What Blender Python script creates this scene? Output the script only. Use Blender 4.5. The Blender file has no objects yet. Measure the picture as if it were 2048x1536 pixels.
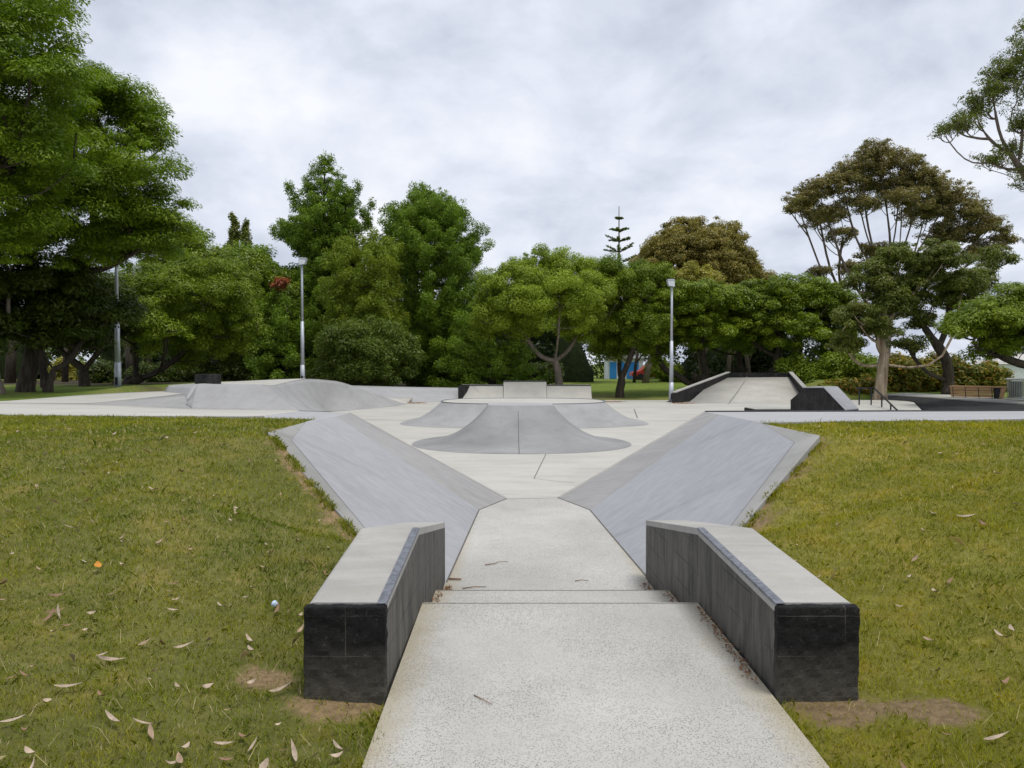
import bpy, math, random
import numpy as np
from mathutils import Vector
R = math.radians
random.seed(7); rng = np.random.default_rng(7)
S = bpy.context.scene
COL = S.collection

# ---------------------------------------------------------------- camera
F = 1540.0; CX = 1024.0; CY = 768.0; HOR = 728.0; EYE = 1.6
PITCH = math.atan((CY - HOR) / F)
cam_d = bpy.data.cameras.new('camera'); cam = bpy.data.objects.new('camera', cam_d); COL.objects.link(cam)
cam.location = (0, 0, EYE); cam.rotation_euler = (R(90) - PITCH, 0, 0)
cam_d.sensor_width = 36; cam_d.lens = 36 * F / 2048; cam_d.clip_end = 4000; cam_d.clip_start = 0.05
S.camera = cam

# ---------------------------------------------------------------- world
SUN_DIR = Vector((0.30, -0.22, 1.15)).normalized()
elev = math.asin(SUN_DIR.z); azim = math.atan2(SUN_DIR.x, SUN_DIR.y)
W = bpy.data.worlds.new('World'); S.world = W; W.use_nodes = True
nt = W.node_tree; nt.nodes.clear()
def wn(t): return nt.nodes.new(t)
out = wn('ShaderNodeOutputWorld'); bgs = wn('ShaderNodeBackground'); bgc = wn('ShaderNodeBackground'); mixs = wn('ShaderNodeMixShader')
sky = wn('ShaderNodeTexSky'); sky.sky_type = 'NISHITA'; sky.sun_disc = False; sky.sun_elevation = elev; sky.sun_rotation = azim
nt.links.new(sky.outputs[0], bgs.inputs[0]); bgs.inputs[1].default_value = 0.1
tc = wn('ShaderNodeTexCoord'); sep = wn('ShaderNodeSeparateXYZ'); nt.links.new(tc.outputs['Generated'], sep.inputs[0])
def wm(op, a, b=None, c=None):
    n = wn('ShaderNodeMath'); n.operation = op
    for i, v in enumerate((a, b, c)):
        if v is None: continue
        if isinstance(v, (int, float)): n.inputs[i].default_value = v
        else: nt.links.new(v, n.inputs[i])
    return n.outputs[0]
zz = wm('ADD', wm('MAXIMUM', sep.outputs[2], 0.0), 0.42)
comb = wn('ShaderNodeCombineXYZ')
nt.links.new(wm('DIVIDE', sep.outputs[0], zz), comb.inputs[0]); nt.links.new(wm('DIVIDE', sep.outputs[1], zz), comb.inputs[1])
comb.inputs[2].default_value = 3.7
def wnoise(scale, detail, rough, dist=0.0, off=(0, 0, 0), sc=(1, 1, 1)):
    mp = wn('ShaderNodeMapping'); mp.inputs[1].default_value = off; mp.inputs[3].default_value = sc
    nt.links.new(comb.outputs[0], mp.inputs[0])
    n = wn('ShaderNodeTexNoise'); n.inputs['Scale'].default_value = scale; n.inputs['Detail'].default_value = detail
    n.inputs['Roughness'].default_value = rough; n.inputs['Distortion'].default_value = dist
    nt.links.new(mp.outputs[0], n.inputs[0]); return n.outputs[0]
n1 = wnoise(1.15, 9, 0.58, 0.35, (2.9, 11.4, 3), (1.0, 1.0, 1)); n2 = wnoise(3.6, 7, 0.55, 0.3, (4, 9, 0))
f = wm('ADD', wm('MULTIPLY', n1, 0.62), wm('MULTIPLY', n2, 0.38))
cr = wn('ShaderNodeValToRGB'); nt.links.new(f, cr.inputs[0])
el = cr.color_ramp.elements
el[0].position = 0.40; el[0].color = (0.47, 0.515, 0.64, 1)
el[1].position = 0.60; el[1].color = (0.90, 0.915, 0.96, 1)
e = el.new(0.45); e.color = (0.59, 0.635, 0.74, 1)
e = el.new(0.52); e.color = (0.745, 0.785, 0.88, 1)
nt.links.new(cr.outputs[0], bgc.inputs[0]); bgc.inputs[1].default_value = 0.79
gap = wn('ShaderNodeMapRange'); nt.links.new(f, gap.inputs[0]); gap.inputs[1].default_value = 0.28; gap.inputs[2].default_value = 0.42
gap.inputs[3].default_value = 0.78; gap.inputs[4].default_value = 0.97
nt.links.new(gap.outputs[0], mixs.inputs[0]); nt.links.new(bgs.outputs[0], mixs.inputs[1]); nt.links.new(bgc.outputs[0], mixs.inputs[2])
nt.links.new(mixs.outputs[0], out.inputs[0])
sl = bpy.data.lights.new('sun', 'SUN'); sl.energy = 1.5; sl.angle = R(17); sl.color = (1.0, 0.955, 0.88)
so = bpy.data.objects.new('sun', sl); COL.objects.link(so); so.rotation_euler = SUN_DIR.to_track_quat('Z', 'Y').to_euler(); so.location = (0, 0, 40)
S.view_settings.view_transform = 'Standard'; S.view_settings.look = 'None'; S.view_settings.exposure = 0.45; S.view_settings.gamma = 1.0
S.render.engine = 'CYCLES'; S.cycles.max_bounces = 6; S.cycles.diffuse_bounces = 3; S.cycles.glossy_bounces = 2
S.cycles.transmission_bounces = 2; S.cycles.use_denoising = True

# ---------------------------------------------------------------- helpers
cp, sp = math.cos(PITCH), math.sin(PITCH)
def ray(px, py):
    a = (px - CX) / F; b = -(py - CY) / F
    return np.array([a, cp + b * sp, -sp + b * cp])
def D(px, py, Y):
    r = ray(px, py); k = Y / r[1]; return (r[0] * k, Y, EYE + r[2] * k)
def PZ(px, py, z):
    r = ray(px, py); k = (z - EYE) / r[2]; return (r[0] * k, r[1] * k, z)

def tag(o, label=None, cat=None, group=None, kind=None):
    if label: o['label'] = label
    if cat: o['category'] = cat
    if group: o['group'] = group
    if kind: o['kind'] = kind
    return o
def empty(name, loc, label, cat, group=None):
    o = bpy.data.objects.new(name, None); COL.objects.link(o); o.location = loc; o.empty_display_size = .2
    return tag(o, label, cat, group)
def mesh(name, V, Fc, mat, parent=None, smooth=False, base='auto', attrs=None):
    V = np.asarray(V, dtype=float).reshape(-1, 3)
    if parent is not None:
        r = parent
        loc = np.array(r.location)
        if r.parent is not None: loc = loc + np.array(r.parent.location)
        off = loc; mloc = (0, 0, 0)
    elif base == 'auto':
        off = np.array([(V[:, 0].min() + V[:, 0].max()) / 2, (V[:, 1].min() + V[:, 1].max()) / 2, V[:, 2].min()]); mloc = tuple(off)
    else:
        off = np.array(base); mloc = tuple(base)
    me = bpy.data.meshes.new(name)
    if isinstance(Fc, np.ndarray):
        n, k = Fc.shape
        me.vertices.add(len(V)); me.vertices.foreach_set('co', (V - off).ravel())
        me.loops.add(n * k); me.loops.foreach_set('vertex_index', Fc.ravel().astype(np.int32))
        me.polygons.add(n); me.polygons.foreach_set('loop_start', np.arange(0, n * k, k, dtype=np.int32))
        me.update(calc_edges=True)
    else:
        me.from_pydata([tuple(v) for v in (V - off)], [], [tuple(f) for f in Fc]); me.update()
    if attrs:
        for an, (dom, vals) in attrs.items():
            at = me.attributes.new(an, 'FLOAT', dom); at.data.foreach_set('value', np.asarray(vals, dtype=np.float32))
    if smooth: me.polygons.foreach_set('use_smooth', np.ones(len(me.polygons), dtype=bool))
    me.materials.append(mat)
    o = bpy.data.objects.new(name, me); COL.objects.link(o); o.location = mloc
    if parent is not None: o.parent = parent
    return o

class MB:
    def __init__(s): s.v = []; s.f = []
    def add(s, V, Fc):
        n = len(s.v); s.v += [tuple(p) for p in V]; s.f += [tuple(i + n for i in f) for f in Fc]
    def box(s, c, d, rz=0.0, taper=1.0):
        x, y, z = d[0] / 2, d[1] / 2, d[2] / 2; ca, sa = math.cos(rz), math.sin(rz)
        P = []
        for dz in (-z, z):
            t = 1.0 if dz < 0 else taper
            for dx, dy in ((-x, -y), (x, -y), (x, y), (-x, y)):
                dx *= t; dy *= t
                P.append((c[0] + dx * ca - dy * sa, c[1] + dx * sa + dy * ca, c[2] + dz))
        s.add(P, [(3, 2, 1, 0), (4, 5, 6, 7), (0, 1, 5, 4), (1, 2, 6, 5), (2, 3, 7, 6), (3, 0, 4, 7)])
    def tube(s, pts, rad, n=6, cap=True):
        pts = [Vector(p) for p in pts]; m = len(pts)
        if isinstance(rad, (int, float)): rad = [rad] * m
        V = []; prev = None
        for i, p in enumerate(pts):
            t = (pts[min(i + 1, m - 1)] - pts[max(i - 1, 0)]);
            if t.length < 1e-9: t = Vector((0, 0, 1))
            t.normalize()
            if prev is None:
                a = Vector((1, 0, 0)) if abs(t.x) < .8 else Vector((0, 1, 0)); u = t.cross(a).normalized()
            else:
                u = (prev - t * prev.dot(t));
                u = u.normalized() if u.length > 1e-6 else t.orthogonal().normalized()
            prev = u; w = t.cross(u)
            for k in range(n):
                a = 2 * math.pi * k / n; V.append(tuple(p + (u * math.cos(a) + w * math.sin(a)) * rad[i]))
        Fc = []
        for i in range(m - 1):
            for k in range(n):
                k2 = (k + 1) % n; Fc.append((i * n + k, i * n + k2, (i + 1) * n + k2, (i + 1) * n + k))
        if cap: Fc.append(tuple(range(n - 1, -1, -1))); Fc.append(tuple((m - 1) * n + k for k in range(n)))
        s.add(V, Fc)
    def build(s, name, mat, parent=None, smooth=False): return mesh(name, s.v, s.f, mat, parent, smooth)

def bevel(o, w, seg=2):
    m = o.modifiers.new('bevel', 'BEVEL'); m.width = w; m.segments = seg; m.limit_method = 'ANGLE'; m.angle_limit = R(25)
    return o

# ---------------------------------------------------------------- materials
def new_mat(name):
    m = bpy.data.materials.new(name); m.use_nodes = True; m.node_tree.nodes.clear(); return m
class N:
    """small node-graph writer"""
    def __init__(s, m): s.t = m.node_tree; s.geo = s.t.nodes.new('ShaderNodeNewGeometry').outputs['Position']
    def n(s, t): return s.t.nodes.new(t)
    def l(s, a, b): s.t.links.new(a, b)
    def set(s, sock, v):
        if hasattr(v, 'links') or hasattr(v, 'is_linked'): s.l(v, sock)
        else: sock.default_value = v
    def map(s, sc=(1, 1, 1), rot=(0, 0, 0), src=None):
        n = s.n('ShaderNodeMapping'); n.inputs[3].default_value = sc; n.inputs[2].default_value = rot; s.l(src or s.geo, n.inputs[0]); return n.outputs[0]
    def along(s, ang, fa, fc):
        n = s.n('ShaderNodeMapping'); n.vector_type = 'TEXTURE'; n.inputs[2].default_value = (0, 0, ang); n.inputs[3].default_value = (1 / fa, 1 / fc, 1 / fc); s.l(s.geo, n.inputs[0]); return n.outputs[0]
    def noise(s, scale, detail=4, rough=.55, src=None, dist=0.):
        n = s.n('ShaderNodeTexNoise'); n.inputs['Scale'].default_value = scale; n.inputs['Detail'].default_value = detail
        n.inputs['Roughness'].default_value = rough; n.inputs['Distortion'].default_value = dist; s.l(src or s.geo, n.inputs[0]); return n.outputs[0]
    def mr(s, v, a, b, c=0., d=1.):
        n = s.n('ShaderNodeMapRange'); s.l(v, n.inputs[0]); n.inputs[1].default_value = a; n.inputs[2].default_value = b
        n.inputs[3].default_value = c; n.inputs[4].default_value = d; return n.outputs[0]
    def math(s, op, a, b=0.):
        n = s.n('ShaderNodeMath'); n.operation = op; s.set(n.inputs[0], a); s.set(n.inputs[1], b); return n.outputs[0]
    def mix(s, fac, a, b, mode='MIX'):
        n = s.n('ShaderNodeMix'); n.data_type = 'RGBA'; n.blend_type = mode
        s.set(n.inputs[0], fac)
        for sk, v in ((n.inputs[6], a), (n.inputs[7], b)):
            if isinstance(v, tuple): sk.default_value = (*v, 1) if len(v) == 3 else v
            else: s.l(v, sk)
        return n.outputs[2]
    def bump(s, h, strength=.3, dist=.01):
        n = s.n('ShaderNodeBump'); n.inputs['Strength'].default_value = strength; n.inputs['Distance'].default_value = dist; s.l(h, n.inputs['Height']); return n.outputs[0]
    def out(s, col, rough=.8, bump=None, metal=0., spec=.3):
        p = s.n('ShaderNodeBsdfPrincipled'); o = s.n('ShaderNodeOutputMaterial')
        if isinstance(col, tuple): p.inputs['Base Color'].default_value = (*col, 1)
        else: s.l(col, p.inputs['Base Color'])
        s.set(p.inputs['Roughness'], rough); p.inputs['Metallic'].default_value = metal; p.inputs['Specular IOR Level'].default_value = spec
        if bump: s.l(bump, p.inputs['Normal'])
        s.l(p.outputs[0], o.inputs[0]); return p
    def voro(s, scale, src=None, feature='F1'):
        n = s.n('ShaderNodeTexVoronoi'); n.inputs['Scale'].default_value = scale; n.feature = feature; s.l(src or s.geo, n.inputs[0]); return n

def m_concrete(name, base, warm=(.0, .0, .0), streak=None, speck=.12, blot=.16, bumpy=.25, stain=(.30, .26, .20), stain_amt=.25):
    m = new_mat(name); g = N(m)
    lo = tuple(c * (1 - blot) for c in base); hi = tuple(min(1, c * (1 + blot * .7)) for c in base)
    c = g.mix(g.mr(g.noise(.55, 6, .6), .35, .65), lo, hi)
    c = g.mix(g.mr(g.noise(3.1, 8, .68, dist=.6), .50, .72, 0, .35), c, tuple(x * .80 for x in base))
    if streak is not None:
        st = g.noise(1.0, 5, .6, src=g.along(*streak), dist=.15)
        c = g.mix(g.mr(st, .42, .68, 0, .55), c, tuple(min(1, x * 1.16) for x in base))
        st2 = g.noise(1.7, 5, .6, src=g.along(*streak), dist=.15)
        c = g.mix(g.mr(st2, .52, .75, 0, .45), c, tuple(x * .78 for x in base))
    c = g.mix(g.mr(g.noise(.9, 7, .7, dist=1.2), .56, .75, 0, stain_amt), c, stain)
    wm_ = g.n('ShaderNodeTexWave'); wm_.wave_type = 'RINGS'; wm_.inputs['Scale'].default_value = .11; wm_.inputs['Distortion'].default_value = 26; wm_.inputs['Detail'].default_value = 3; wm_.inputs['Detail Scale'].default_value = .35; g.l(g.geo, wm_.inputs[0])
    c = g.mix(g.math('MULTIPLY', g.mr(wm_.outputs['Fac'], .988, .999, 0, .22), g.mr(g.noise(.6, 3), .45, .6)), c, tuple(x * .5 for x in base))
    c = g.mix(g.mr(g.noise(1.9, 8, .78, dist=2.0), .57, .66, 0, blot * 1.6), c, tuple(x * .62 for x in base))
    fine = g.noise(140, 3, .7)
    c = g.mix(g.mr(fine, .5, .75, 0, speck), c, (.12, .12, .12))
    pit = g.voro(9.0); c = g.mix(g.mr(pit.outputs[0], .02, .06, .45, 0), c, (.10, .10, .10))
    g.out(c, .82, g.bump(g.noise(60, 5, .7), bumpy, .004), spec=.25); return m

def m_aggregate():
    m = new_mat('exposed_aggregate'); g = N(m)
    base = g.mix(g.mr(g.noise(.8, 6, .6), .35, .65), (.42, .41, .38), (.52, .51, .475))
    v = g.voro(112); cell = g.n('ShaderNodeSeparateColor'); g.l(v.outputs['Color'], cell.inputs[0])
    chip = g.math('MULTIPLY', g.mr(v.outputs['Distance'], .22, .50, 1, 0), g.mr(cell.outputs[0], .18, .28, 0, 1))
    tint = g.mix(cell.outputs[1], (.075, .09, .115), (.19, .18, .165))
    patch = g.mr(g.noise(1.3, 5, .6), .34, .58, .35, 1.0)
    c = g.mix(g.math('MULTIPLY', g.math('MULTIPLY', chip, patch), .85), base, tint)
    v2 = g.voro(175); cell2 = g.n('ShaderNodeSeparateColor'); g.l(v2.outputs['Color'], cell2.inputs[0])
    chip2 = g.math('MULTIPLY', g.mr(v2.outputs['Distance'], .25, .45, 1, 0), g.mr(cell2.outputs[0], .62, .70, 0, .7))
    c = g.mix(chip2, c, g.mix(cell2.outputs[1], (.16, .12, .08), (.62, .60, .56)))
    # ochre soil stain creeping in from both edges of the path
    sx = g.n('ShaderNodeSeparateXYZ'); g.l(g.geo, sx.inputs[0])
    e = g.math('ABSOLUTE', g.math('SUBTRACT', sx.outputs[0], .325))
    e = g.math('ADD', e, g.math('MULTIPLY', g.math('SUBTRACT', g.noise(6, 5, .6), .5), .22))
    c = g.mix(g.mr(e, .74, .93, 0, .6), c, (.33, .27, .15))
    c = g.mix(g.mr(g.noise(2.2, 7, .7, dist=1.), .55, .75, 0, .28), c, (.26, .24, .20))
    g.out(c, .85, g.bump(g.mr(v.outputs['Distance'], .1, .5, 1, 0), .35, .003), spec=.25); return m

def m_black(name='black_painted_block'):
    m = new_mat(name); g = N(m)
    c = g.mix(g.mr(g.noise(2.4, 8, .7, dist=.8), .35, .72), (.012, .012, .014), (.040, .039, .037))
    c = g.mix(g.mr(g.noise(1.0, 6, .7, src=g.map((8, 8, 1.2))), .5, .78, 0, .6), c, (.075, .070, .06))
    v = g.voro(90); c = g.mix(g.mr(g.noise(34, 4, .8), .61, .72, 0, .5), c, (.26, .25, .24))
    g.out(c, g.mr(g.noise(7, 4), .3, .7, .6, .8), g.bump(g.noise(45, 6, .8), .7, .012), spec=.15); return m
def m_black_side():
    m = new_mat('weathered_black_block'); g = N(m)
    s = g.n('ShaderNodeSeparateXYZ'); g.l(g.geo, s.inputs[0]); cb = g.n('ShaderNodeCombineXYZ'); g.l(s.outputs[1], cb.inputs[0]); g.l(s.outputs[2], cb.inputs[1])
    b = g.n('ShaderNodeTexBrick'); g.l(cb.outputs[0], b.inputs[0]); b.inputs['Scale'].default_value = 1; b.inputs['Brick Width'].default_value = .39
    b.inputs['Row Height'].default_value = .19; b.inputs['Mortar Size'].default_value = .0035; b.inputs['Mortar Smooth'].default_value = .3
    c = g.mix(g.mr(g.noise(1.0, 7, .72, src=g.map((5, 9, 1.3)), dist=1.0), .33, .70), (.024, .024, .024), (.150, .140, .120))
    c = g.mix(g.mr(g.noise(1.0, 8, .75, src=g.map((3, 2.2, 3)), dist=1.6), .52, .74, 0, .55), c, (.135, .125, .105))
    c = g.mix(g.math('MULTIPLY', b.outputs['Fac'], g.mr(g.noise(2.2, 2), .40, .55, .1, .95)), c, (.006, .006, .006))
    c = g.mix(g.mr(g.noise(28, 5, .8), .62, .74, 0, .4), c, (.22, .21, .19))
    g.out(c, .62, g.bump(g.noise(40, 5, .75), .4, .006), spec=.3); return m
def m_simple(name, col, rough=.6, metal=0., var=.15, scale=5., bump=0., spec=.3):
    m = new_mat(name); g = N(m)
    c = g.mix(g.mr(g.noise(scale, 6, .6), .3, .7), tuple(x * (1 - var) for x in col), tuple(min(1, x * (1 + var)) for x in col))
    g.out(c, rough, g.bump(g.noise(scale * 8, 4), bump, .01) if bump else None, metal, spec); return m
def m_bark(name, a, b, sx=9, sz=1.6, bump=.8):
    m = new_mat(name); g = N(m)
    n = g.noise(1.0, 7, .65, src=g.map((sx, sx, sz)), dist=.7)
    c = g.mix(g.mr(n, .35, .66), a, b)
    c = g.mix(g.mr(g.noise(.7, 4, .6), .45, .7, 0, .4), c, tuple((x + y) * .35 for x, y in zip(a, b)))
    g.out(c, .9, g.bump(n, bump, .05), spec=.15); return m
def m_leaf(name, a, b, tip=None, tip_amt=.0, trans=.28, gloss=.45):
    m = new_mat(name); g = N(m)
    at = g.n('ShaderNodeAttribute'); at.attribute_name = 'var'; at2 = g.n('ShaderNodeAttribute'); at2.attribute_name = 'rnd'
    c = g.mix(at.outputs['Fac'], a, b)
    c = g.mix(g.mr(g.noise(.35, 4, .6), .40, .66, 0, .35), c, tuple(x * 1.35 for x in b))
    if tip: c = g.mix(g.mr(at2.outputs['Fac'], 1 - tip_amt - .1, 1 - tip_amt + .1), c, tip)
    c = g.mix(g.math('MULTIPLY', at2.outputs['Fac'], .3), c, tuple(x * .55 for x in a))
    p = g.n('ShaderNodeBsdfPrincipled'); g.l(c, p.inputs['Base Color']); p.inputs['Roughness'].default_value = gloss; p.inputs['Specular IOR Level'].default_value = .28
    t = g.n('ShaderNodeBsdfTranslucent'); g.l(g.mix(1., c, (1.3, 1.5, .6), 'MULTIPLY'), t.inputs[0])
    ms = g.n('ShaderNodeMixShader'); ms.inputs[0].default_value = trans; g.l(p.outputs[0], ms.inputs[1]); g.l(t.outputs[0], ms.inputs[2])
    o = g.n('ShaderNodeOutputMaterial'); g.l(ms.outputs[0], o.inputs[0]); return m
def m_ground(name, a, b, dirt=(.17, .115, .065), far=False):
    m = new_mat(name); g = N(m)
    c = g.mix(g.mr(g.noise(.55, 6, .62), .36, .64), a, b)
    c = g.mix(g.mr(g.noise(9, 8, .8), .38, .66, 0, .6), c, tuple(x * .45 for x in a))
    c = g.mix(g.mr(g.noise(2.3, 6, .65, dist=.5), .52, .70, 0, .55), c, (b[0] * 1.5, b[1] * 1.15, b[2] * 1.1))
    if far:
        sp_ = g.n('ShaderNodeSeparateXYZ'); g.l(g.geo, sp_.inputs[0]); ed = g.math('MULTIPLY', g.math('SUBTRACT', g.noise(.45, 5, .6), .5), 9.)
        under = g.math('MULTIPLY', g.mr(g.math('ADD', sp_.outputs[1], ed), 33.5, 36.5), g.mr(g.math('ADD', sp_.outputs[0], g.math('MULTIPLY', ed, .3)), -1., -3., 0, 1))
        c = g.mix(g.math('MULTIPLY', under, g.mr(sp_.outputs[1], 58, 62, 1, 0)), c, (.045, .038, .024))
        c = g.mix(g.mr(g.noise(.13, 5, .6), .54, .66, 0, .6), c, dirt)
    else:
        at = g.n('ShaderNodeAttribute'); at.attribute_name = 'dirt'
        dn = g.mix(g.mr(g.noise(22, 6, .7), .3, .7), tuple(x * .55 for x in dirt), tuple(x * 1.3 for x in dirt))
        fd = g.mr(g.math('ADD', at.outputs['Fac'], g.math('MULTIPLY', g.math('SUBTRACT', g.noise(11, 7, .75, dist=.8), .5), 1.5)), .38, .85)
        dn = g.mix(g.mr(g.noise(60, 4, .7), .55, .7, 0, .6), dn, tuple(x * .4 for x in dirt))
        c = g.mix(fd, c, dn)
    g.out(c, .95, g.bump(g.noise(45, 6, .8), .8, .02), spec=.1); return m

M_AGG = m_aggregate()
M_FLOOR = m_concrete('pale_floor_concrete', (.475, .462, .42), streak=(0, .35, 2.2), stain_amt=.14, blot=.10, stain=(.36, .33, .27))
M_BANKL = m_concrete('grey_bank_concrete', (.33, .333, .345), streak=(R(148), .55, 9.), stain_amt=.14, blot=.08, stain=(.27, .26, .245))
M_BANKR = m_concrete('grey_bank_concrete_right', (.328, .332, .35), streak=(R(34), .55, 9.), stain_amt=.10, blot=.08, stain=(.27, .26, .25))
M_BAND = m_concrete('edge_band_concrete', (.32, .315, .30), stain_amt=.5, blot=.2, stain=(.20, .19, .15), speck=.3)
M_RAMP = m_concrete('grey_ramp_concrete', (.325, .323, .32), streak=(R(85), .7, 1.8), stain_amt=.16, blot=.12, stain=(.21, .21, .21))
M_PYR = m_concrete('worn_pyramid_concrete', (.285, .285, .283), stain_amt=.45, blot=.22, stain=(.16, .16, .155), speck=.35)
M_RAMP2 = m_concrete('pale_ramp_concrete', (.47, .455, .41), stain_amt=.35, blot=.14, stain=(.26, .25, .22))
M_CAP = m_concrete('cap_concrete', (.41, .40, .37), stain_amt=.5, blot=.2, stain=(.36, .31, .23), speck=.3, streak=(0, 1.5, 6.))
M_DECK = m_concrete('deck_concrete', (.38, .38, .388), streak=(0, .3, 1.6), stain_amt=.12, blot=.08)
M_BLACK = m_black(); M_BSIDE = m_black_side()
M_STEEL = m_simple('worn_steel', (.20, .21, .235), .5, .6, .4, 30)
M_DSTEEL = m_simple('dark_painted_steel', (.03, .03, .035), .45, .3, .3, 12)
M_GALV = m_simple('galvanised_steel', (.50, .53, .58), .5, .35, .12, 3)
M_JOINT = m_simple('dark_joint', (.12, .115, .10), .9)
M_WOOD = m_bark('bench_timber', (.36, .21, .10), (.50, .33, .18), 1.5, 14, .2)
M_GLASS = m_simple('lamp_glass', (.55, .58, .62), .2, 0, .1)
M_LAWN = m_ground('lawn_soil_left', (.14, .15, .04), (.23, .22, .07), (.31, .22, .12))
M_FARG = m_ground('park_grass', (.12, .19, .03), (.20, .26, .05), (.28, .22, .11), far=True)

# ---------------------------------------------------------------- ground sheet
def sstep(a, b, x):
    t = np.clip((x - a) / (b - a), 0, 1); return t * t * (3 - 2 * t)
def ground_z(x, y):
    left = sstep(-9, -12.5, x); right = sstep(21.0, 22.0, x); back = sstep(40.2, 41.5, y); front = sstep(12.6, 11.0, y) * 0
    zb = -.36 + .42 * sstep(41, 54, y)
    zb = zb + (1.15 * np.exp(-(((x - 17.8) / 2.4) ** 2 + ((y - 43.5) / 3) ** 2)))
    zl = .62 - .35 * sstep(36, 70, y) + .0 * x
    zl = zl + .26 * np.exp(-(((x + 12.6) / 1.5) ** 2 + ((y - 26.5) / 2.2) ** 2)) + .36 * np.exp(-(((x + 8.5) / 6) ** 2 + ((y - 34.5) / 4.0) ** 2))
    zr = .02 + 0 * x
    # hollow inside the park
    bl = sstep(-11.8, -13.0, x); z = -.7 + 0 * x
    zo = zb * (1 - sstep(-6, -11, x)) + zl * sstep(-6, -11, x)
    zo = zo * (1 - sstep(17, 20, x)) + zr * sstep(17, 20, x)
    out = np.maximum(np.maximum(bl, right), back)
    z = z * (1 - out) + zo * out
    # dipping under the lawns in front
    fr = sstep(17.5, 16, y) * sstep(60, 40, np.abs(x))
    z = z * (1 - fr) + (-.75) * fr
    return z + .0 * x
xs = np.unique(np.concatenate([-np.geomspace(14, 900, 26)[::-1], np.arange(-22, 30, .5), np.geomspace(30, 900, 22)]))
ys = np.unique(np.concatenate([-np.geomspace(6, 500, 12)[::-1], np.arange(-4, 62, .5), np.geomspace(62, 1500, 24)]))
X, Y = np.meshgrid(xs, ys); Z = ground_z(X, Y)
V = np.stack([X, Y, Z], -1).reshape(-1, 3); nx = len(xs); ny = len(ys)
ii, jj = np.meshgrid(np.arange(nx - 1), np.arange(ny - 1)); a = (jj * nx + ii).ravel()
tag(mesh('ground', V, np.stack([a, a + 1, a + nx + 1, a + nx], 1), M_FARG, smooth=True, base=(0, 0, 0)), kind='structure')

# ---------------------------------------------------------------- lawns
def interp(x, xp, fp): return np.interp(x, xp, fp)
LX = ([-4, 3.6, 3.75, 6.5, 6.9, 9.2, 11.2, 20], [-.56, -.56, -.80, -.88, -1.36, -2.90, -2.86, -2.86])
RX = ([-4, 3.6, 3.75, 6.5, 6.9, 8.8, 10.5, 20], [1.22, 1.22, 1.46, 1.50, 2.03, 3.48, 3.40, 3.40])
def wob(x, y, k=1.0):
    return (np.sin(x * 1.7 * k + y * .9 * k + 1.3) + np.sin(x * .8 * k - y * 1.9 * k + 4.1) + .6 * np.sin(x * 4.1 * k + y * 3.3 * k) + .5 * np.sin(-x * 5.3 * k + y * 6.1 * k + 2)) / 3.1
def lawn_pt(side, off, Y):
    """off = distance outwards from the concrete edge"""
    xp, fp = (LX if side < 0 else RX)
    edge = interp(Y, xp, fp); x = edge + side * off
    ze = interp(Y, [-4, 3.7, 5, 6.9, 9.0, 11, 20], [-.03, -.03, .0, .035 if side < 0 else .10, .74, .785, .785])
    zf = interp(Y, [-4, 1, 3.7, 6.6, 9.0, 10.5, 20], [0, .02, .10, .42, .74, .785, .785])
    b = sstep(0, 2.2, off); z = ze * (1 - b) + zf * b + .018 * wob(x, Y, 1.1) * sstep(11.3, 9, Y)
    return x, z
def dirt_mask(side, x, y, off):
    n = wob(x, y, 1.9) * .5 + wob(x, y, 5.1) * .5
    d = np.zeros_like(x)
    fx, fy = ((-.80, 3.62) if side < 0 else (1.50, 3.60))
    d = np.maximum(d, 1 - np.hypot((x - fx) / .33, (y - fy) / .27) + .32 * n)
    fx, fy = ((-1.25, 3.9) if side < 0 else (1.95, 3.5))
    d = np.maximum(d, .9 - np.hypot((x - fx) / .27, (y - fy) / .2) + .5 * n)
    d = np.maximum(d, (.42 - off * (1.6 if side < 0 else 1.1) + .45 * n) * (y > 6.4) * (y < 10))
    d = np.maximum(d, (.30 - off * 3.0 + .4 * n) * (y <= 3.6) * .9)
    d = np.maximum(d, np.clip(.18 - np.hypot((x - (-1.6 if side < 0 else 2.1)) / .9, (y - 3.2) / .55), 0, 1) * (1.6 * wob(x, y, 3.7) + .15))
    return np.clip(d * 2.2 * (.55 + .75 * (.5 + .5 * wob(x, y, 11.)) ), 0, 1)
def lawn(side, name, yendf, mat):
    offs = np.concatenate([np.arange(0, 3, .06), np.arange(3, 9, .2), np.geomspace(9, 40, 14)])
    T = np.linspace(0, 1, 200)
    O, TT = np.meshgrid(offs, T); yend = yendf(O); Yv = -3.5 + TT * (yend + 3.5)
    x, z = lawn_pt(side, O, Yv); x = x if side < 0 else x
    dm = dirt_mask(side, x, Yv, O)
    V = np.stack([x, Yv, z], -1).reshape(-1, 3); n = len(offs)
    ii, jj = np.meshgrid(np.arange(n - 1), np.arange(len(T) - 1)); a = (jj * n + ii).ravel()
    q = np.stack([a, a + 1, a + n + 1, a + n], 1)
    if side < 0: q = q[:, ::-1]
    o = mesh(name, V, np.ascontiguousarray(q), mat, smooth=True, base=(0, 0, 0), attrs={'dirt': ('POINT', dm.ravel())})
    return tag(o, kind='structure')
YL = lambda o: 11.25 + .17 * np.minimum(o, 30); YR = lambda o: 10.75 + .04 * o
M_LAWNR = m_ground('lawn_soil_right', (.17, .17, .03), (.27, .25, .06), (.25, .18, .10))
lawn(-1, 'lawn_left', YL, M_LAWN); lawn(1, 'lawn_right', YR, M_LAWNR)

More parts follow.
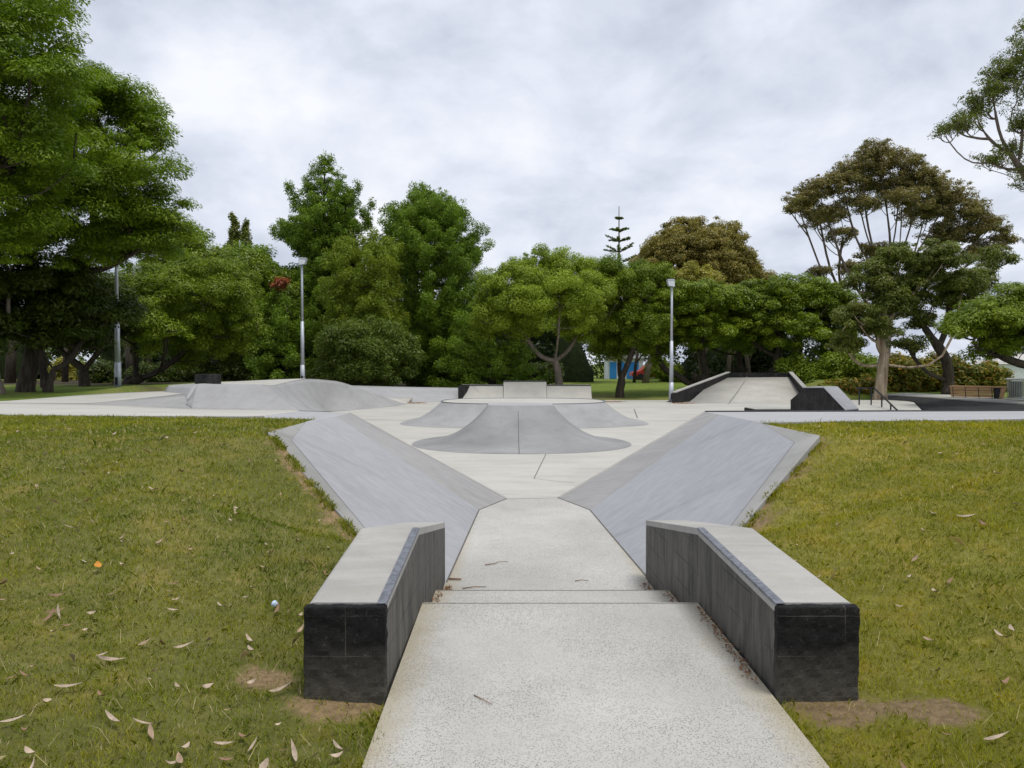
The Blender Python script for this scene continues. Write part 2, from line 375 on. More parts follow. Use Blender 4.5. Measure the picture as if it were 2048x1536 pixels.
# grass blades
def m_blade(name, a, b, dry):
    m = new_mat(name); g = N(m)
    at = g.n('ShaderNodeAttribute'); at.attribute_name = 'rnd'
    c = g.mix(g.mr(g.noise(.8, 5, .6), .36, .64), a, b)
    c = g.mix(g.mr(g.noise(2.7, 5, .65, dist=.5), .48, .68, 0, .75), c, (b[0] * 1.4, b[1] * 1.12, b[2]))
    c = g.mix(g.mr(g.noise(5.5, 6, .7, dist=.8), .56, .72, 0, .35), c, (dry[0] * .62, dry[1] * .58, dry[2] * .5))
    c = g.mix(g.mr(at.outputs['Fac'], 0, 1, 0, .38), c, tuple(x * .55 for x in a))
    c = g.mix(g.mr(g.noise(7, 6, .75, dist=.6), .50, .64, 0, .5), c, (a[0] * .5, a[1] * .62, a[2] * .5))
    c = g.mix(g.mr(at.outputs['Fac'], .91, .95), c, dry)
    p = g.n('ShaderNodeBsdfPrincipled'); g.l(c, p.inputs['Base Color']); p.inputs['Roughness'].default_value = .6; p.inputs['Specular IOR Level'].default_value = .15
    t = g.n('ShaderNodeBsdfTranslucent'); g.l(c, t.inputs[0]); ms = g.n('ShaderNodeMixShader'); ms.inputs[0].default_value = .3
    g.l(p.outputs[0], ms.inputs[1]); g.l(t.outputs[0], ms.inputs[2]); o = g.n('ShaderNodeOutputMaterial'); g.l(ms.outputs[0], o.inputs[0]); return m
def blades(side, name, mat, label):
    Cx, Cy, Cz, Ln, Wd = [], [], [], [], []
    bands = [(2.2, 3.4, 12000, .036, .0026), (3.4, 4.8, 8500, .038, .0032), (4.8, 6.8, 5600, .042, .0042), (6.8, 9.0, 3200, .046, .0062), (9.0, 12.5, 1700, .05, .010)]
    for y0, y1, dens, L, w in bands:
        wmax = y1 * .72 + 1.4
        n = int(dens * (y1 - y0) * wmax); y = rng.uniform(y0, y1, n); off = rng.uniform(0.0, wmax, n)
        keep = y < (YL(off) if side < 0 else YR(off)) + .0
        y = y[keep]; off = off[keep]; x, z = lawn_pt(side, off, y)
        vis = np.abs(x) < y * .70 + 1.5
        d = dirt_mask(side, x, y, off); clump = .5 + .5 * wob(x, y, 6.5)
        vis &= rng.random(len(x)) > np.clip(d * 1.1 + .45 * wob(x, y, 17.), 0, .86) * (d > .12)
        vis &= rng.random(len(x)) < .45 + .55 * clump
        hid = (y > 3.65) & (y < 6.8) & (off < .10 + (.12 if side > 0 else .1)); vis &= ~hid
        x, y, z = x[vis], y[vis], z[vis]; k = len(x)
        Cx.append(x); Cy.append(y); Cz.append(z)
        hh = (.65 + .6 * (.5 + .5 * wob(x, y, 3.3))) * rng.uniform(.5, 1.25, k)
        hh[rng.random(k) < .006] *= 2.2
        Ln.append(L * hh); Wd.append(np.full(k, w) * rng.uniform(.7, 1.3, k))
    for y0, y1, ne, hh_ in ((2.3, 3.62, 1500, .04), (6.85, 9.3, 2600, .06), (3.8, 6.6, 1500, .045)):
        y = rng.uniform(y0, y1, ne); off = np.abs(rng.normal(size=ne)) * .05 + (.0 if y0 != 3.8 else (.12 if side < 0 else .14)) + .0
        if y0 == 3.8: off = off + np.interp(y, [3.8, 6.6], [.06, .0])
        kp = wob(y * 2.1, y * 3.7 + side, 2.0) > -.15; y = y[kp]; off = off[kp]; x, z = lawn_pt(side, off, y); k = len(x)
        Cx.append(x); Cy.append(y); Cz.append(z); Ln.append(hh_ * rng.uniform(.6, 1.4, k)); Wd.append(np.full(k, .0035 if y0 < 6 else .006))
    ns = 520 if side < 0 else 260; y = 2.3 + 6.5 * rng.random(ns) ** 1.2; off = rng.uniform(.05, 1, ns) * (y * .72 + .4); x, z = lawn_pt(side, off, y)
    ok = ~((y > 3.6) & (y < 6.9) & (off < .3)); x, y, z = x[ok], y[ok], z[ok]; ns = len(x)
    Cx.append(x); Cy.append(y); Cz.append(z + .022); Ln.append(rng.uniform(.06, .15, ns)); Wd.append(np.full(ns, .0028))
    x = np.concatenate(Cx); y = np.concatenate(Cy); z = np.concatenate(Cz); L = np.concatenate(Ln); w = np.concatenate(Wd); n = len(x)
    th = rng.uniform(0, 2 * np.pi, n); lean = rng.uniform(.35, 1.25, n); lean[-ns:] = rng.uniform(1.05, 1.5, ns)
    dx, dy = np.cos(th), np.sin(th); ph = rng.uniform(0, 2 * np.pi, n); bx, by = np.cos(ph), np.sin(ph)
    P = np.stack([x, y, z - .004], 1); up = np.array([0, 0, 1.])
    d1 = np.stack([dx * np.sin(lean * .5), dy * np.sin(lean * .5), np.cos(lean * .5)], 1)
    th2 = th + rng.normal(size=n) * .5; dx2, dy2 = np.cos(th2), np.sin(th2)
    d2 = np.stack([dx2 * np.sin(lean * 1.25), dy2 * np.sin(lean * 1.25), np.maximum(np.cos(lean * 1.25), .05)], 1)
    B = np.stack([bx, by, 0 * bx], 1) * w[:, None] * .5
    mid = P + d1 * L[:, None] * .55; tip = mid + d2 * L[:, None] * .55
    V = np.stack([P - B, P + B, mid + B * .8, tip, mid - B * .8], 1).reshape(-1, 3)
    a = np.arange(n) * 5; q = np.stack([a, a + 1, a + 2, a + 3, a + 4], 1)
    o = mesh(name, V, q, mat, base=(0, 0, 0), attrs={'rnd': ('FACE', np.where(np.arange(n) >= n - ns, .97, rng.random(n)))})
    tag(o, label, 'grass', kind='stuff')
blades(-1, 'grass', m_blade('grass_blades_left', (.16, .225, .016), (.36, .385, .030), (.56, .47, .25)), 'short olive green lawn grass left of the path')
blades(1, 'grass', m_blade('grass_blades_right', (.215, .265, .014), (.45, .44, .024), (.58, .49, .22)), 'short yellow green lawn grass right of the path')

# ---------------------------------------------------------------- paved surfaces
def slab(name, P, faces, th, mat, parent=None, kind='structure'):
    """top faces on points P plus a skirt hanging th below their outer boundary"""
    P = [tuple(p) for p in P]; n = len(P); V = P + [(p[0], p[1], p[2] - th) for p in P]; Fc = [tuple(f) for f in faces]
    cnt = {}
    for f in faces:
        for i in range(len(f)):
            e = (f[i], f[(i + 1) % len(f)]); cnt[e] = 1
    for (i, j) in list(cnt):
        if (j, i) not in cnt: Fc.append((j, i, i + n, j + n))
    o = mesh(name, V, Fc, mat, parent)
    if kind and parent is None: o['kind'] = kind
    return o
Z3 = -.33; Z2 = -.165
slab('path', [(-.585, -3, 0), (1.26, -3, 0), (1.26, 3.7, 0), (1.245, 5.13, 0), (-.60, 5.13, 0)], [(0, 1, 2, 3, 4)], .16, M_AGG)
bevel(slab('path_step', [(-.62, 5.05, Z2), (1.26, 5.05, Z2), (1.23, 5.98, Z2), (-.60, 5.98, Z2)], [(0, 1, 2, 3)], .14, M_AGG), .006)
C = PZ(893, 1165, Z3); D1 = PZ(958, 1020, Z3); E = PZ(1012, 998, Z3)
Cr = PZ(1303, 1165, Z3); D1r = PZ(1180, 1020, Z3); Er = PZ(1117, 996, Z3)
slab('path_lower', [(-.64, 5.9, Z3), (1.27, 5.9, Z3), (1.27, 6.7, Z3), (D1r[0] + .04, D1r[1], Z3), (Er[0] + .03, Er[1], Z3), (E[0] - .03, E[1], Z3), (D1[0] - .04, D1[1], Z3), (-.64, 6.7, Z3)],
     [(0, 1, 2, 3, 4, 5, 6, 7)], .1, M_AGG)
slab('skate_floor', [(-13, 12.2, Z3 - .004), (-1.6, 11.6, Z3 - .004), (E[0] - .03, E[1], Z3 - .004), (Er[0] + .03, Er[1], Z3 - .004), (2.4, 11.8, Z3 - .004), (20, 12, Z3 - .004), (20, 41.2, Z3 - .004), (-13, 41.2, Z3 - .004)],
     [(0, 1, 2, 3, 4, 5, 6, 7)], .2, M_FLOOR)

def line_strip(pts, w, dz, name='floor_joint', mat=None, label='dark saw cut joint'):
    V = []; Fc = []
    for i in range(len(pts) - 1):
        a = Vector(pts[i]); b = Vector(pts[i + 1]); t = (b - a).normalized(); s = Vector((-t.y, t.x, 0)) * w / 2; n = len(V)
        V += [a - s, a + s, b + s, b - s]; Fc.append((n, n + 3, n + 2, n + 1))
    V = [(v[0], v[1], v[2] + dz) for v in V]
    o = mesh(name, V, Fc, mat or M_JOINT); o['kind'] = 'structure'; return o
line_strip([PZ(1092, 908, Z3), PZ(1068, 957, Z3)], .012, .004)
line_strip([PZ(1068, 957, Z3), PZ(1110, 962, Z3), PZ(1150, 966, Z3)], .010, .004)
line_strip([PZ(1268, 818, Z3), PZ(1275, 836, Z3)], .03, .004)
line_strip([PZ(700, 838, Z3), PZ(1000, 846, Z3), PZ(1400, 841, Z3)], .035, .003)
line_strip([(E[0], E[1], Z3), (Er[0], Er[1], Z3)], .015, .003)

line_strip([(-.60, 5.105, 0), (1.24, 5.105, 0)], .007, .004); line_strip([(-.60, 5.955, Z2), (1.23, 5.955, Z2)], .008, .004)
line_strip([(-.60, 5.16, Z2), (1.24, 5.16, Z2)], .02, .004); line_strip([(-.60, 6.01, Z3), (1.23, 6.01, Z3)], .02, .004)
line_strip([(C[0], C[1], Z3), (D1[0], D1[1], Z3), (E[0], E[1], Z3)], .016, .004); line_strip([(Cr[0], Cr[1], Z3), (D1r[0], D1r[1], Z3), (Er[0], Er[1], Z3)], .016, .004)
# ---------------------------------------------------------------- entrance banks
ZR = .80
def bank(label, c, d, e, f, k, g, a, b, mat, sgn):
    root = empty('concrete_bank', (a[0] * .5 + c[0] * .5, 9.5, Z3), label, 'concrete bank')
    c0 = (c[0] + sgn * .02, 6.2, Z3 - .02)
    # outer band running along the grass side
    a_ = np.array(a); b_ = np.array(b); b0 = b_ + (b_ - a_) * .17; w = .30
    def inn(p, q, t):
        p = np.array(p); q = np.array(q); return tuple(p + (q - p) * t / np.linalg.norm(q - p))
    ai = inn(a, d, w); bi = inn(b, c, w * .75); b0i = inn(b0, c0, w * .6)
    gi = g
    P = [c0, c, d, k, gi, ai, bi, b0i]
    V = [np.array(p) for p in P]
    # densified: ruled surface between toe (c0,c,d) and top (b0i,bi,ai,g,k)
    def curve(pts, n):
        pts = np.array(pts); L = np.r_[0, np.cumsum(np.linalg.norm(np.diff(pts, axis=0), axis=1))]; t = np.linspace(0, L[-1], n)
        return np.stack([np.interp(t, L, pts[:, i]) for i in range(3)], 1)
    F1 = [(0, 1, 6, 7), (1, 2, 5, 6), (2, 3, 4, 5)]
    if sgn > 0: F1 = [tuple(reversed(f_)) for f_ in F1]
    F1 = [tuple(reversed(f_)) for f_ in F1]
    o1 = slab('bank_face', [tuple(v) for v in V], [f_ if sgn < 0 else f_ for f_ in F1], .10, mat, root)
    F2 = [(0, 1, 2, 3)] if sgn > 0 else [(3, 2, 1, 0)]
    o2 = slab('bank_hip', [d, e, f, k], F2, .10, M_HIP, root)
    F3 = [(0, 1, 2, 3), (3, 2, 4, 5), (4, 6, 5)] if sgn > 0 else [(3, 2, 1, 0), (5, 4, 2, 3), (5, 6, 4)]
    bev = slab('edge_band', [tuple(b0 + np.array([0, 0, -.012])), b0i, bi, tuple(b_ + np.array([0, 0, -.012])), ai, tuple(a_ + np.array([0, 0, -.012])), tuple(g)], F3, .13, M_BAND, root); bevel(bev, .012)
    # the side that falls away into the bowl
    e2 = (e[0] - sgn * .02, e[1] + .25, Z3 - .02); f2 = (f[0] - sgn * .9, f[1] + 1.3, Z3 - .02)
    slab('inner_bank', [e, e2, f2, f], [(0, 1, 2, 3)] if sgn > 0 else [(3, 2, 1, 0)], .05, M_DECK, root)
    mb = MB(); mb.tube([e, f], .018, 6); mb.build('coping', M_CAP, root)
    return root
M_HIP = m_concrete('hip_concrete', (.305, .30, .295), streak=(R(148), .5, 7.), stain_amt=.12, blot=.07)
Fp = PZ(700, 826, ZR); K = PZ(672, 833, ZR); G = PZ(612, 843, ZR); A = PZ(535, 862, ZR); B = D(716, 1066, 6.9)
bank('long grey concrete bank with stained outer edge, left of the entrance path', C, D1, E, Fp, K, G, A, B, M_BANKL, -1)
Fr = PZ(1410, 824, ZR); Kr = PZ(1440, 829, ZR); Gr = PZ(1520, 845, ZR); Ar = PZ(1640, 868, ZR); Br = D(1482, 1052, 6.9)
bank('long blue grey concrete bank with streaks, right of the entrance path', Cr, D1r, Er, Fr, Kr, Gr, Ar, Br, M_BANKR, 1)

# rims round the bowl
Q1 = PZ(596, 822.5, ZR)
slab('rim_left', [Fp, Q1, PZ(528, 831, ZR), PZ(528, 836, ZR), PZ(632, 838.5, ZR), G, K], [(0, 1, 2, 3, 4, 5, 6)], .12, M_DECK)
mr_ = slab('rim_right', [Fr, Kr, Gr, PZ(2048, 838, ZR), (22, 11.4, ZR), (22, 13.3, ZR), PZ(2048, 821, ZR)], [(0, 1, 2, 3, 4, 5, 6)], .12, M_DECK)
slab('rim_bank_right', [(Fr[0], Fr[1], ZR - .01), (22, 13.28, ZR - .01), (22, 15.0, Z3 - .02), (Fr[0] - .9, Fr[1] + 1.3, Z3 - .02)], [(0, 1, 2, 3)], .05, M_DECK)
mb = MB(); mb.tube([(Fr[0], Fr[1] + .0, ZR + .0), (13, 13.25, ZR), (22, 13.32, ZR)], .022, 6)
tag(mb.build('coping_rail', M_DSTEEL), 'thin dark steel coping along the far side of the right rim', 'coping')
slab('rim_bank_left', [(Q1[0], Q1[1], ZR - .01), (Fp[0], Fp[1], ZR - .01), (Fp[0] + .9, Fp[1] + 1.3, Z3 - .02), (Q1[0] + .2, Q1[1] + 2.2, Z3 - .02)], [(0, 1, 2, 3)], .05, M_DECK)

# ---------------------------------------------------------------- surface helpers
def resample(pts, n):
    pts = np.array(pts, float); L = np.r_[0, np.cumsum(np.linalg.norm(np.diff(pts, axis=0), axis=1))]; t = np.linspace(0, L[-1], n)
    # smooth with Catmull-like averaging
    o = np.stack([np.interp(t, L, pts[:, i]) for i in range(3)], 1)
    for _ in range(2):
        o[1:-1] = (o[:-2] + 2 * o[1:-1] + o[2:]) / 4
    return o
def ruled(bottom, top, nu, nv, power=1.0, sm=True):
    b = resample(bottom, nu) if sm else np.array(bottom, float); t = resample(top, nu) if sm else np.array(top, float); nu = len(b); V = []
    for j in range(nv):
        s = j / (nv - 1); P = b + (t - b) * s; P[:, 2] = b[:, 2] + (t[:, 2] - b[:, 2]) * s ** power; V.append(P)
    V = np.concatenate(V); Fc = [(j * nu + i, j * nu + i + 1, (j + 1) * nu + i + 1, (j + 1) * nu + i) for j in range(nv - 1) for i in range(nu - 1)]
    return V, Fc
def gridobj(name, bottom, top, mat, nu=24, nv=10, power=1., label=None, cat=None, kind=None, th=.08, parent=None, smooth=True, sm=True):
    V, Fc = ruled(bottom, top, nu, nv, power, sm); V = [tuple(v) for v in V]
    o = slab(name, V, Fc, th, mat, parent, kind=None)
    if smooth:
        n = len(Fc)
        fl = np.zeros(len(o.data.polygons), bool); fl[:n] = True; o.data.polygons.foreach_set('use_smooth', fl)
    if parent is None: tag(o, label, cat, kind=kind)
    return o

# ---------------------------------------------------------------- left plaza
near = [D(-500, 828, 12.9), D(-200, 829, 12.6), D(0, 830, 12.25), D(300, 832, 11.9), D(528, 833.5, 11.6), D(596, 823, 13.1)]
farr = [D(-500, 806, 16), D(-200, 806, 17), D(0, 805, 18), D(180, 807, 20), D(383, 817.5, 20), D(598, 820.5, 20.5)]
gridobj('plaza_lower', near, farr, M_FLOOR, 30, 5, kind='structure', th=1.2)
gridobj('plaza_upper', [D(-200, 806, 17), D(0, 805, 18), D(180, 806.5, 20), D(280, 796.5, 21), D(372, 786.5, 22)],
        [D(-200, 803, 18), D(0, 803, 18.6), D(150, 791, 22), D(245, 785, 25), D(335, 782, 25)], M_FLOOR, 30, 6, kind='structure', th=.3)
gridobj('plaza_branch', [D(245, 786, 24.8), D(215, 785, 26), D(160, 780, 30)], [D(300, 786, 24.9), D(235, 782.5, 26.8), D(185, 779, 31)], M_FLOOR, 10, 3, kind='structure', th=.2)
t = empty('skate_bank', (-7.2, 20.5, .4), 'flat grey bank with a black block on its upper deck, left of the rounded hump', 'skate bank')
gridobj('bank_face', [D(384, 817, 20), D(490, 819, 20.2), D(598, 820.5, 20.5)], [D(396, 768, 21.6), D(460, 768, 21.6), D(523, 769, 21.6)], M_BANKG if False else M_RAMP, 12, 6, parent=t, sm=False, smooth=False)
# curved left return of the bank and the facet behind it
gridobj('bank_return', [D(372, 808, 20.4), D(379, 813, 20.2), D(384, 817, 20)], [D(385, 787, 21.8), D(387, 772, 21.9), D(396, 768, 21.6)], M_RAMP, 8, 6, parent=t)
gridobj('bank_wing', [D(326, 787.5, 24), D(352, 790, 22.6), D(376, 800, 20.9)], [D(336, 770.5, 24.4), D(365, 769, 22.8), D(396, 768, 21.6)], M_DECK, 8, 4, parent=t)
gridobj('skate_curb', [D(178, 807.3, 19.9), D(200, 811, 19.7), D(300, 815, 19.9), D(384, 817.3, 20)], [D(178, 806.2, 20), D(250, 799.5, 20.8), D(300, 794, 21.3), D(376, 786.5, 22)], M_RAMP, 20, 5,
        label='low tapering grey bank at the left end of the plaza', cat='skate bank')
deckP = [D(336, 770.2, 24.4), D(396, 767.8, 21.6), D(523, 768.8, 21.6), D(549, 775.5, 24), D(575, 763.5, 27), D(612, 756.8, 30), D(560, 758.5, 31), D(430, 764.5, 28)]
slab('deck_upper', deckP, [(0, 1, 2, 3, 4, 5, 6, 7)], .5, M_FLOOR)
hb = [D(598, 820.5, 20.5), D(625, 822, 25.5), D(660, 822, 31.2), D(700, 821, 31.9), D(745, 817, 33.4), D(790, 812, 35.2), D(812, 809, 36.7)]
ht = [D(523, 769, 21.6), D(545, 771, 24), D(575, 763.5, 27), D(620, 757, 30.5), D(680, 762.5, 33), D(745, 786, 35.5), D(812, 808.6, 36.8)]
gridobj('skate_hump', hb, ht, M_RAMP, 40, 14, 1.5, label='rounded concrete hump with a worn curved face, left of the quarter pipes', cat='skate ramp')
# the far side of the hump rolls off too
hk = [(p[0] + .0, p[1] + 2.4, -.1) for p in ht]
gridobj('hump_back', hk, [(p[0], p[1] + .005, p[2] - .004) for p in ht], M_RAMP2, 30, 6, 1.0, kind='structure')
gridobj('back_bank', [D(690, 808, 37.1), D(800, 805, 38.5), D(920, 803, 39.6)], [D(690, 770.5, 38.6), D(800, 773.5, 39.6), D(921, 775.5, 40.4)], M_DECK, 14, 8, 1.7,
        label='long low pale grey bank between the hump and the quarter pipe', cat='skate bank', th=.3)
b = MB(); x0, y0, z0 = D(416, 768, 22.4); b.box((x0, y0, z0 + .14), (.53, .5, .29), R(-28))
bevel(tag(b.build('block_seat', M_BLACK), 'small black block standing on the deck above the left bank', 'block'), .01)

# ---------------------------------------------------------------- quarter pipe
q = empty('quarter_pipe', ((D(1050, 800, 40)[0]), 40, Z3), 'pale quarter pipe with a raised middle section and one black end', 'quarter pipe')
def qp(px0, px1, ytop, name, d0=39.6, dd=.9):
    x0 = D(px0, 790, d0 + dd)[0]; x1 = D(px1, 790, d0 + dd)[0]; zt = D(1000, ytop, d0 + dd)[2]; n = 12; V = []; Fc = []
    prof = [(d0 + dd * math.sin(a), Z3 + (zt - Z3) * (1 - math.cos(a)) / (1 - math.cos(R(72)))) for a in np.linspace(0, R(72), n)]
    k = prof[-1][0]; prof = [(d0 + (y - d0) * dd / (k - d0), z) for y, z in prof]
    prof += [(d0 + dd + 1.6, zt), (d0 + dd + 1.6, Z3)]
    for x in (x0, x1): V += [(x, y, z) for y, z in prof]
    m = len(prof); Fc = [(i, i + m, i + m + 1, i + 1) for i in range(m - 1)]; Fc += [tuple(range(m)), tuple(reversed(range(m, 2 * m)))]
    o = mesh(name, V, Fc, M_RAMP2, q); return x0, x1, zt
xa = qp(921.5, 1006.6, 770.5, 'side_section'); xb = qp(1007.2, 1092.6, 762.5, 'raised_section', 39.58); xc = qp(1093.2, 1182, 770.5, 'side_section')
mb = MB()
for (u0, u1, zt), dd in ((xa, 0), (xb, -.02), (xc, 0)): mb.tube([(u0, 40.5 + dd, zt), (u1, 40.5 + dd, zt)], .03, 6)
mb.build('coping', M_DSTEEL, q)
V = []; prof = [(39.6 + .9 * math.sin(a) / math.sin(R(72)), Z3 + (xa[2] - Z3) * (1 - math.cos(a)) / (1 - math.cos(R(72)))) for a in np.linspace(0, R(72), 12)]
zt = xa[2]
# black end wing standing left of the curve
w0 = xa[0] - .03; V = [(w0 - .02, 39.55, Z3), (w0 - .02, 39.55, zt - .02), (w0 + .42, 39.55 + .9, zt - .02)]
V = [(w0 - .04, 39.5, Z3), (w0 - .04, 39.5, zt), (w0 + .55, 39.72, zt), (w0 + .42, 39.70, Z3 + .50), (w0 + .18, 39.62, Z3 + .16)]
V2 = [(x, y + .06, z) for x, y, z in V]; n = len(V)
mesh('end_panel', V + V2, [tuple(range(n)), tuple(reversed(range(n, 2 * n)))] + [(i, i + n, (i + 1) % n + n, (i + 1) % n) for i in range(n)], M_BLACK, q)

# ---------------------------------------------------------------- pyramids (lofted between a top and a base outline)
def sup(cx, cy, rx, ry, n, th):
    c, s = math.cos(th), math.sin(th)
    if isinstance(ry, tuple): ry = ry[0] if s < 0 else ry[1]
    return (cx + rx * abs(c) ** (2 / n) * (1 if c >= 0 else -1), cy + ry * abs(s) ** (2 / n) * (1 if s >= 0 else -1))
def loft(name, top, base, zt, power, mat, nT=96, nV=16, parent=None):
    V = []; Fc = []
    ths = [2 * math.pi * (i + .5) / nT for i in range(nT)]
    for j in range(nV + 1):
        s = j / nV
        for th in ths:
            a = sup(*top, th); b_ = sup(*base, th); V.append((a[0] + (b_[0] - a[0]) * s, a[1] + (b_[1] - a[1]) * s, Z3 + (zt - Z3) * (1 - s) ** power))
    for j in range(nV):
        for i in range(nT):
            i2 = (i + 1) % nT; Fc.append((j * nT + i, (j + 1) * nT + i, (j + 1) * nT + i2, j * nT + i2))
    o = mesh(name, V, Fc, mat, parent, smooth=True)
    return o, V[:nT]
t = empty('skate_pyramid', (.22, 20.3, Z3), 'dark grey curved pyramid with a centre seam, nearest on the floor', 'skate pyramid')
o, rim = loft('flank', (.22, 20.25, .845, .62, 9), (.23, 18.75, 2.66, (2.27, 2.75), 2.1), .545, 2.7, M_PYR, parent=t)
mesh('top_platform', rim, [tuple(range(len(rim)))], M_DECK, t)
sv = []
for i in range(17):
    s = i / 16; y = 19.64 + (16.47 - 19.64) * s; z = Z3 + (.545 - Z3) * (1 - s) ** 2.7
    sv += [(.157 - .007, y, z + .006), (.157 + .007, y, z + .006)]
mesh('seam', sv, [(2 * i, 2 * i + 2, 2 * i + 3, 2 * i + 1) for i in range(16)], M_JOINT, t)
t = empty('skate_platform', (.4, 28, Z3), 'wide flat topped platform with curved flanks behind the dark pyramid', 'skate platform')
o, rim = loft('flank', (.40, 27.9, 2.93, 2.2, 2.6), (.40, 25.2, 4.05, (2.2, 5.6), 2.3), .26, 2.1, M_RAMP, parent=t)
mesh('top_platform', rim, [tuple(range(len(rim)))], M_FLOOR, t)
mb = MB(); mb.tube(rim + [rim[0]], .022, 5); mb.build('coping', M_STEEL, t)

# ---------------------------------------------------------------- right ramp with side walls
t = empty('skate_ramp', (12.5, 40, Z3), 'broad pale sloping ramp framed by black side walls under the dark trees', 'skate ramp')
r0 = D(1376, 806, 38.0); r1 = D(1612, 812, 36.5); r2 = D(1584, 754, 43); r3 = D(1432, 755.5, 43)
gridobj('ramp_face', [r0, r1], [r3, r2], M_RAMP2, 2, 6, 1.1, parent=t, sm=False, th=.3)
s0 = D(1452, 812, 36.7); s1 = D(1494, 754.8, 43)
mb = MB(); mb.tube([(s0[0], s0[1], s0[2] + .01), tuple((np.array(s0) + np.array(s1)) / 2 + np.array([0, 0, -.02])), (s1[0], s1[1], s1[2] + .01)], .022, 5); mb.build('seam', M_CAP, t)
def wallpoly(name, top, zb, wdx, mat, par):
    """upright wall: polyline of top points, given thickness wdx in x,y"""
    V = []; n = len(top)
    for p in top: V += [p, (p[0] + wdx[0], p[1] + wdx[1], p[2])]
    for p in top: V += [(p[0], p[1], zb), (p[0] + wdx[0], p[1] + wdx[1], zb)]
    Fc = []
    for i in range(n - 1):
        a = 2 * i; b_ = 2 * i + 2; m = 2 * n
        Fc += [(a, b_, b_ + 1, a + 1), (a, a + m, b_ + m, b_), (a + 1, b_ + 1, b_ + 1 + m, a + 1 + m)]
    Fc += [(0, 1, 1 + 2 * n, 2 * n), (2 * n - 2, 4 * n - 2, 4 * n - 1, 2 * n - 1)]
    return mesh(name, V, Fc, mat, par)
wl = [D(1351, 786, 38.2), D(1460, 745.5, 43.2)]; wb = [D(1460, 745.5, 43.2), D(1578, 745.5, 43.2)]; wr = [D(1606, 776, 38.2), D(1578, 745.3, 43.2)]
wallpoly('side_wall', wl, Z3, (-.18, 0), M_BLACK, t)
wallpoly('back_wall', wb, Z3, (0, .2), M_BLACK, t)
wallpoly('side_wall', wr, Z3, (.18, 0), M_BLACK, t)
for pts, dv in ((wl, (-.22, 0)), (wr, (.22, 0))):
    tp = [(p[0] - dv[0] * .1, p[1], p[2] + .005) for p in pts]; V = []
    for p in tp: V += [p, (p[0] + dv[0], p[1], p[2]), (p[0] + dv[0], p[1], p[2] + .05), (p[0], p[1], p[2] + .05)]
    mesh('wall_cap', V, [(0, 1, 2, 3), (4, 7, 6, 5), (0, 4, 5, 1), (1, 5, 6, 2), (2, 6, 7, 3), (3, 7, 4, 0)], M_CAP, t)

# ledge with angled ends
t = empty('grind_ledge', (11.3, 28, Z3), 'black sided ledge with cut corners and pale steel edged top', 'grind ledge')
dn = 28.0; df = 28.8
fr = [(1581, 840), (1581, 800), (1609, 776), (1647, 776), (1690, 821), (1697, 840)]
Vn = [D(px, py, dn) for px, py in fr]; Vf = [(v[0] - .0 + (.10 if i > 2 else .12), df, v[2]) for i, v in enumerate(Vn)]
dx = D(1674, 777, df)[0] - Vn[3][0]
Vf = [(v[0] + dx * .0 + .05, df, v[2]) for v in Vn]
Vf = [(v[0] + .85, df, v[2]) for v in Vn]
n = 6
mesh('ledge_body', Vn + Vf, [tuple(reversed(range(n))), tuple(range(n, 2 * n))] + [(i, (i + 1) % n, (i + 1) % n + n, i + n) for i in range(n)], M_BLACK, t)
e_ = .03
tp = [Vn[2], Vn[3], Vn[4], Vf[4], Vf[3], Vf[2]]; tp = [(p[0], p[1] - (.015 if i < 3 else 0), p[2] + .004) for i, p in enumerate(tp)]
V = tp + [(p[0], p[1], p[2] + .035) for p in tp]
mesh('ledge_top', V, [(6, 7, 10, 11), (7, 8, 9, 10), (0, 1, 7, 6), (1, 2, 8, 7), (2, 3, 9, 8), (3, 4, 10, 9), (4, 5, 11, 10), (5, 0, 6, 11), (0, 5, 4, 1), (1, 4, 3, 2)], M_BANKR, t)
# low box before it
b = MB(); c0 = D(1510, 824, 29.0); c1 = D(1582, 824, 29.0); zt = D(1510, 819.5, 29)[2]
b.box(((c0[0] + c1[0]) / 2 + .6, 29.7, (zt + Z3) / 2), (c1[0] - c0[0] + 1.2, 1.3, zt - Z3)); o = b.build('manual_pad', M_BLACK)
tag(o, 'very low black edged box at the foot of the ledge', 'low box')
b = MB(); b.box(((c0[0] + c1[0]) / 2 + .6, 29.7, zt + .014), (c1[0] - c0[0] + 1.17, 1.27, .02)); pt = mesh('pad_top', b.v, b.f, M_CAP, None)
pt.parent = o; pt.location = Vector(pt.location) - Vector(o.location)
# landing, rail, right hand wall and path
slab('landing', [D(1690, 800, 38), D(1776, 800, 38), D(1826, 803, 36.6), D(1846, 823, 29.6), D(1690, 826, 29)], [(0, 4, 3, 2, 1)], .3, M_RAMP2)
t = empty('handrail', (D(1745, 800, 33)[0], 33, -.2), 'black steel handrail, flat then sloping, beside the cut corner ledge', 'handrail')
ra = D(1712, 776, 34); rb = D(1748, 776, 34); rc = D(1799, 825, 29.2)
b = MB(); b.tube([ra, rb, rc], .034, 8); b.build('rail', M_DSTEEL, t)
def on(a, b_, px): s = (px - (a[0] * F / a[1] + CX)) / ((b_[0] * F / b_[1]) - (a[0] * F / a[1])); return tuple(np.array(a) + (np.array(b_) - np.array(a)) * s)
for P in (on(ra, rb, 1719), on(ra, rb, 1743), on(rb, rc, 1766), on(rb, rc, 1784)):
    b = MB(); b.tube([(P[0], P[1], -.26), (P[0], P[1], P[2])], .03, 6); b.build('post', M_DSTEEL, t)
t = empty('retaining_wall', (19.5, 36, Z3), 'long low black retaining wall with pale top, right of the handrail', 'retaining wall')
top = [D(1745, 789.5, 41), D(1775, 789.3, 40.2), D(1860, 794.3, 37.2), D(2048, 807, 31.2), D(2350, 832, 23)]
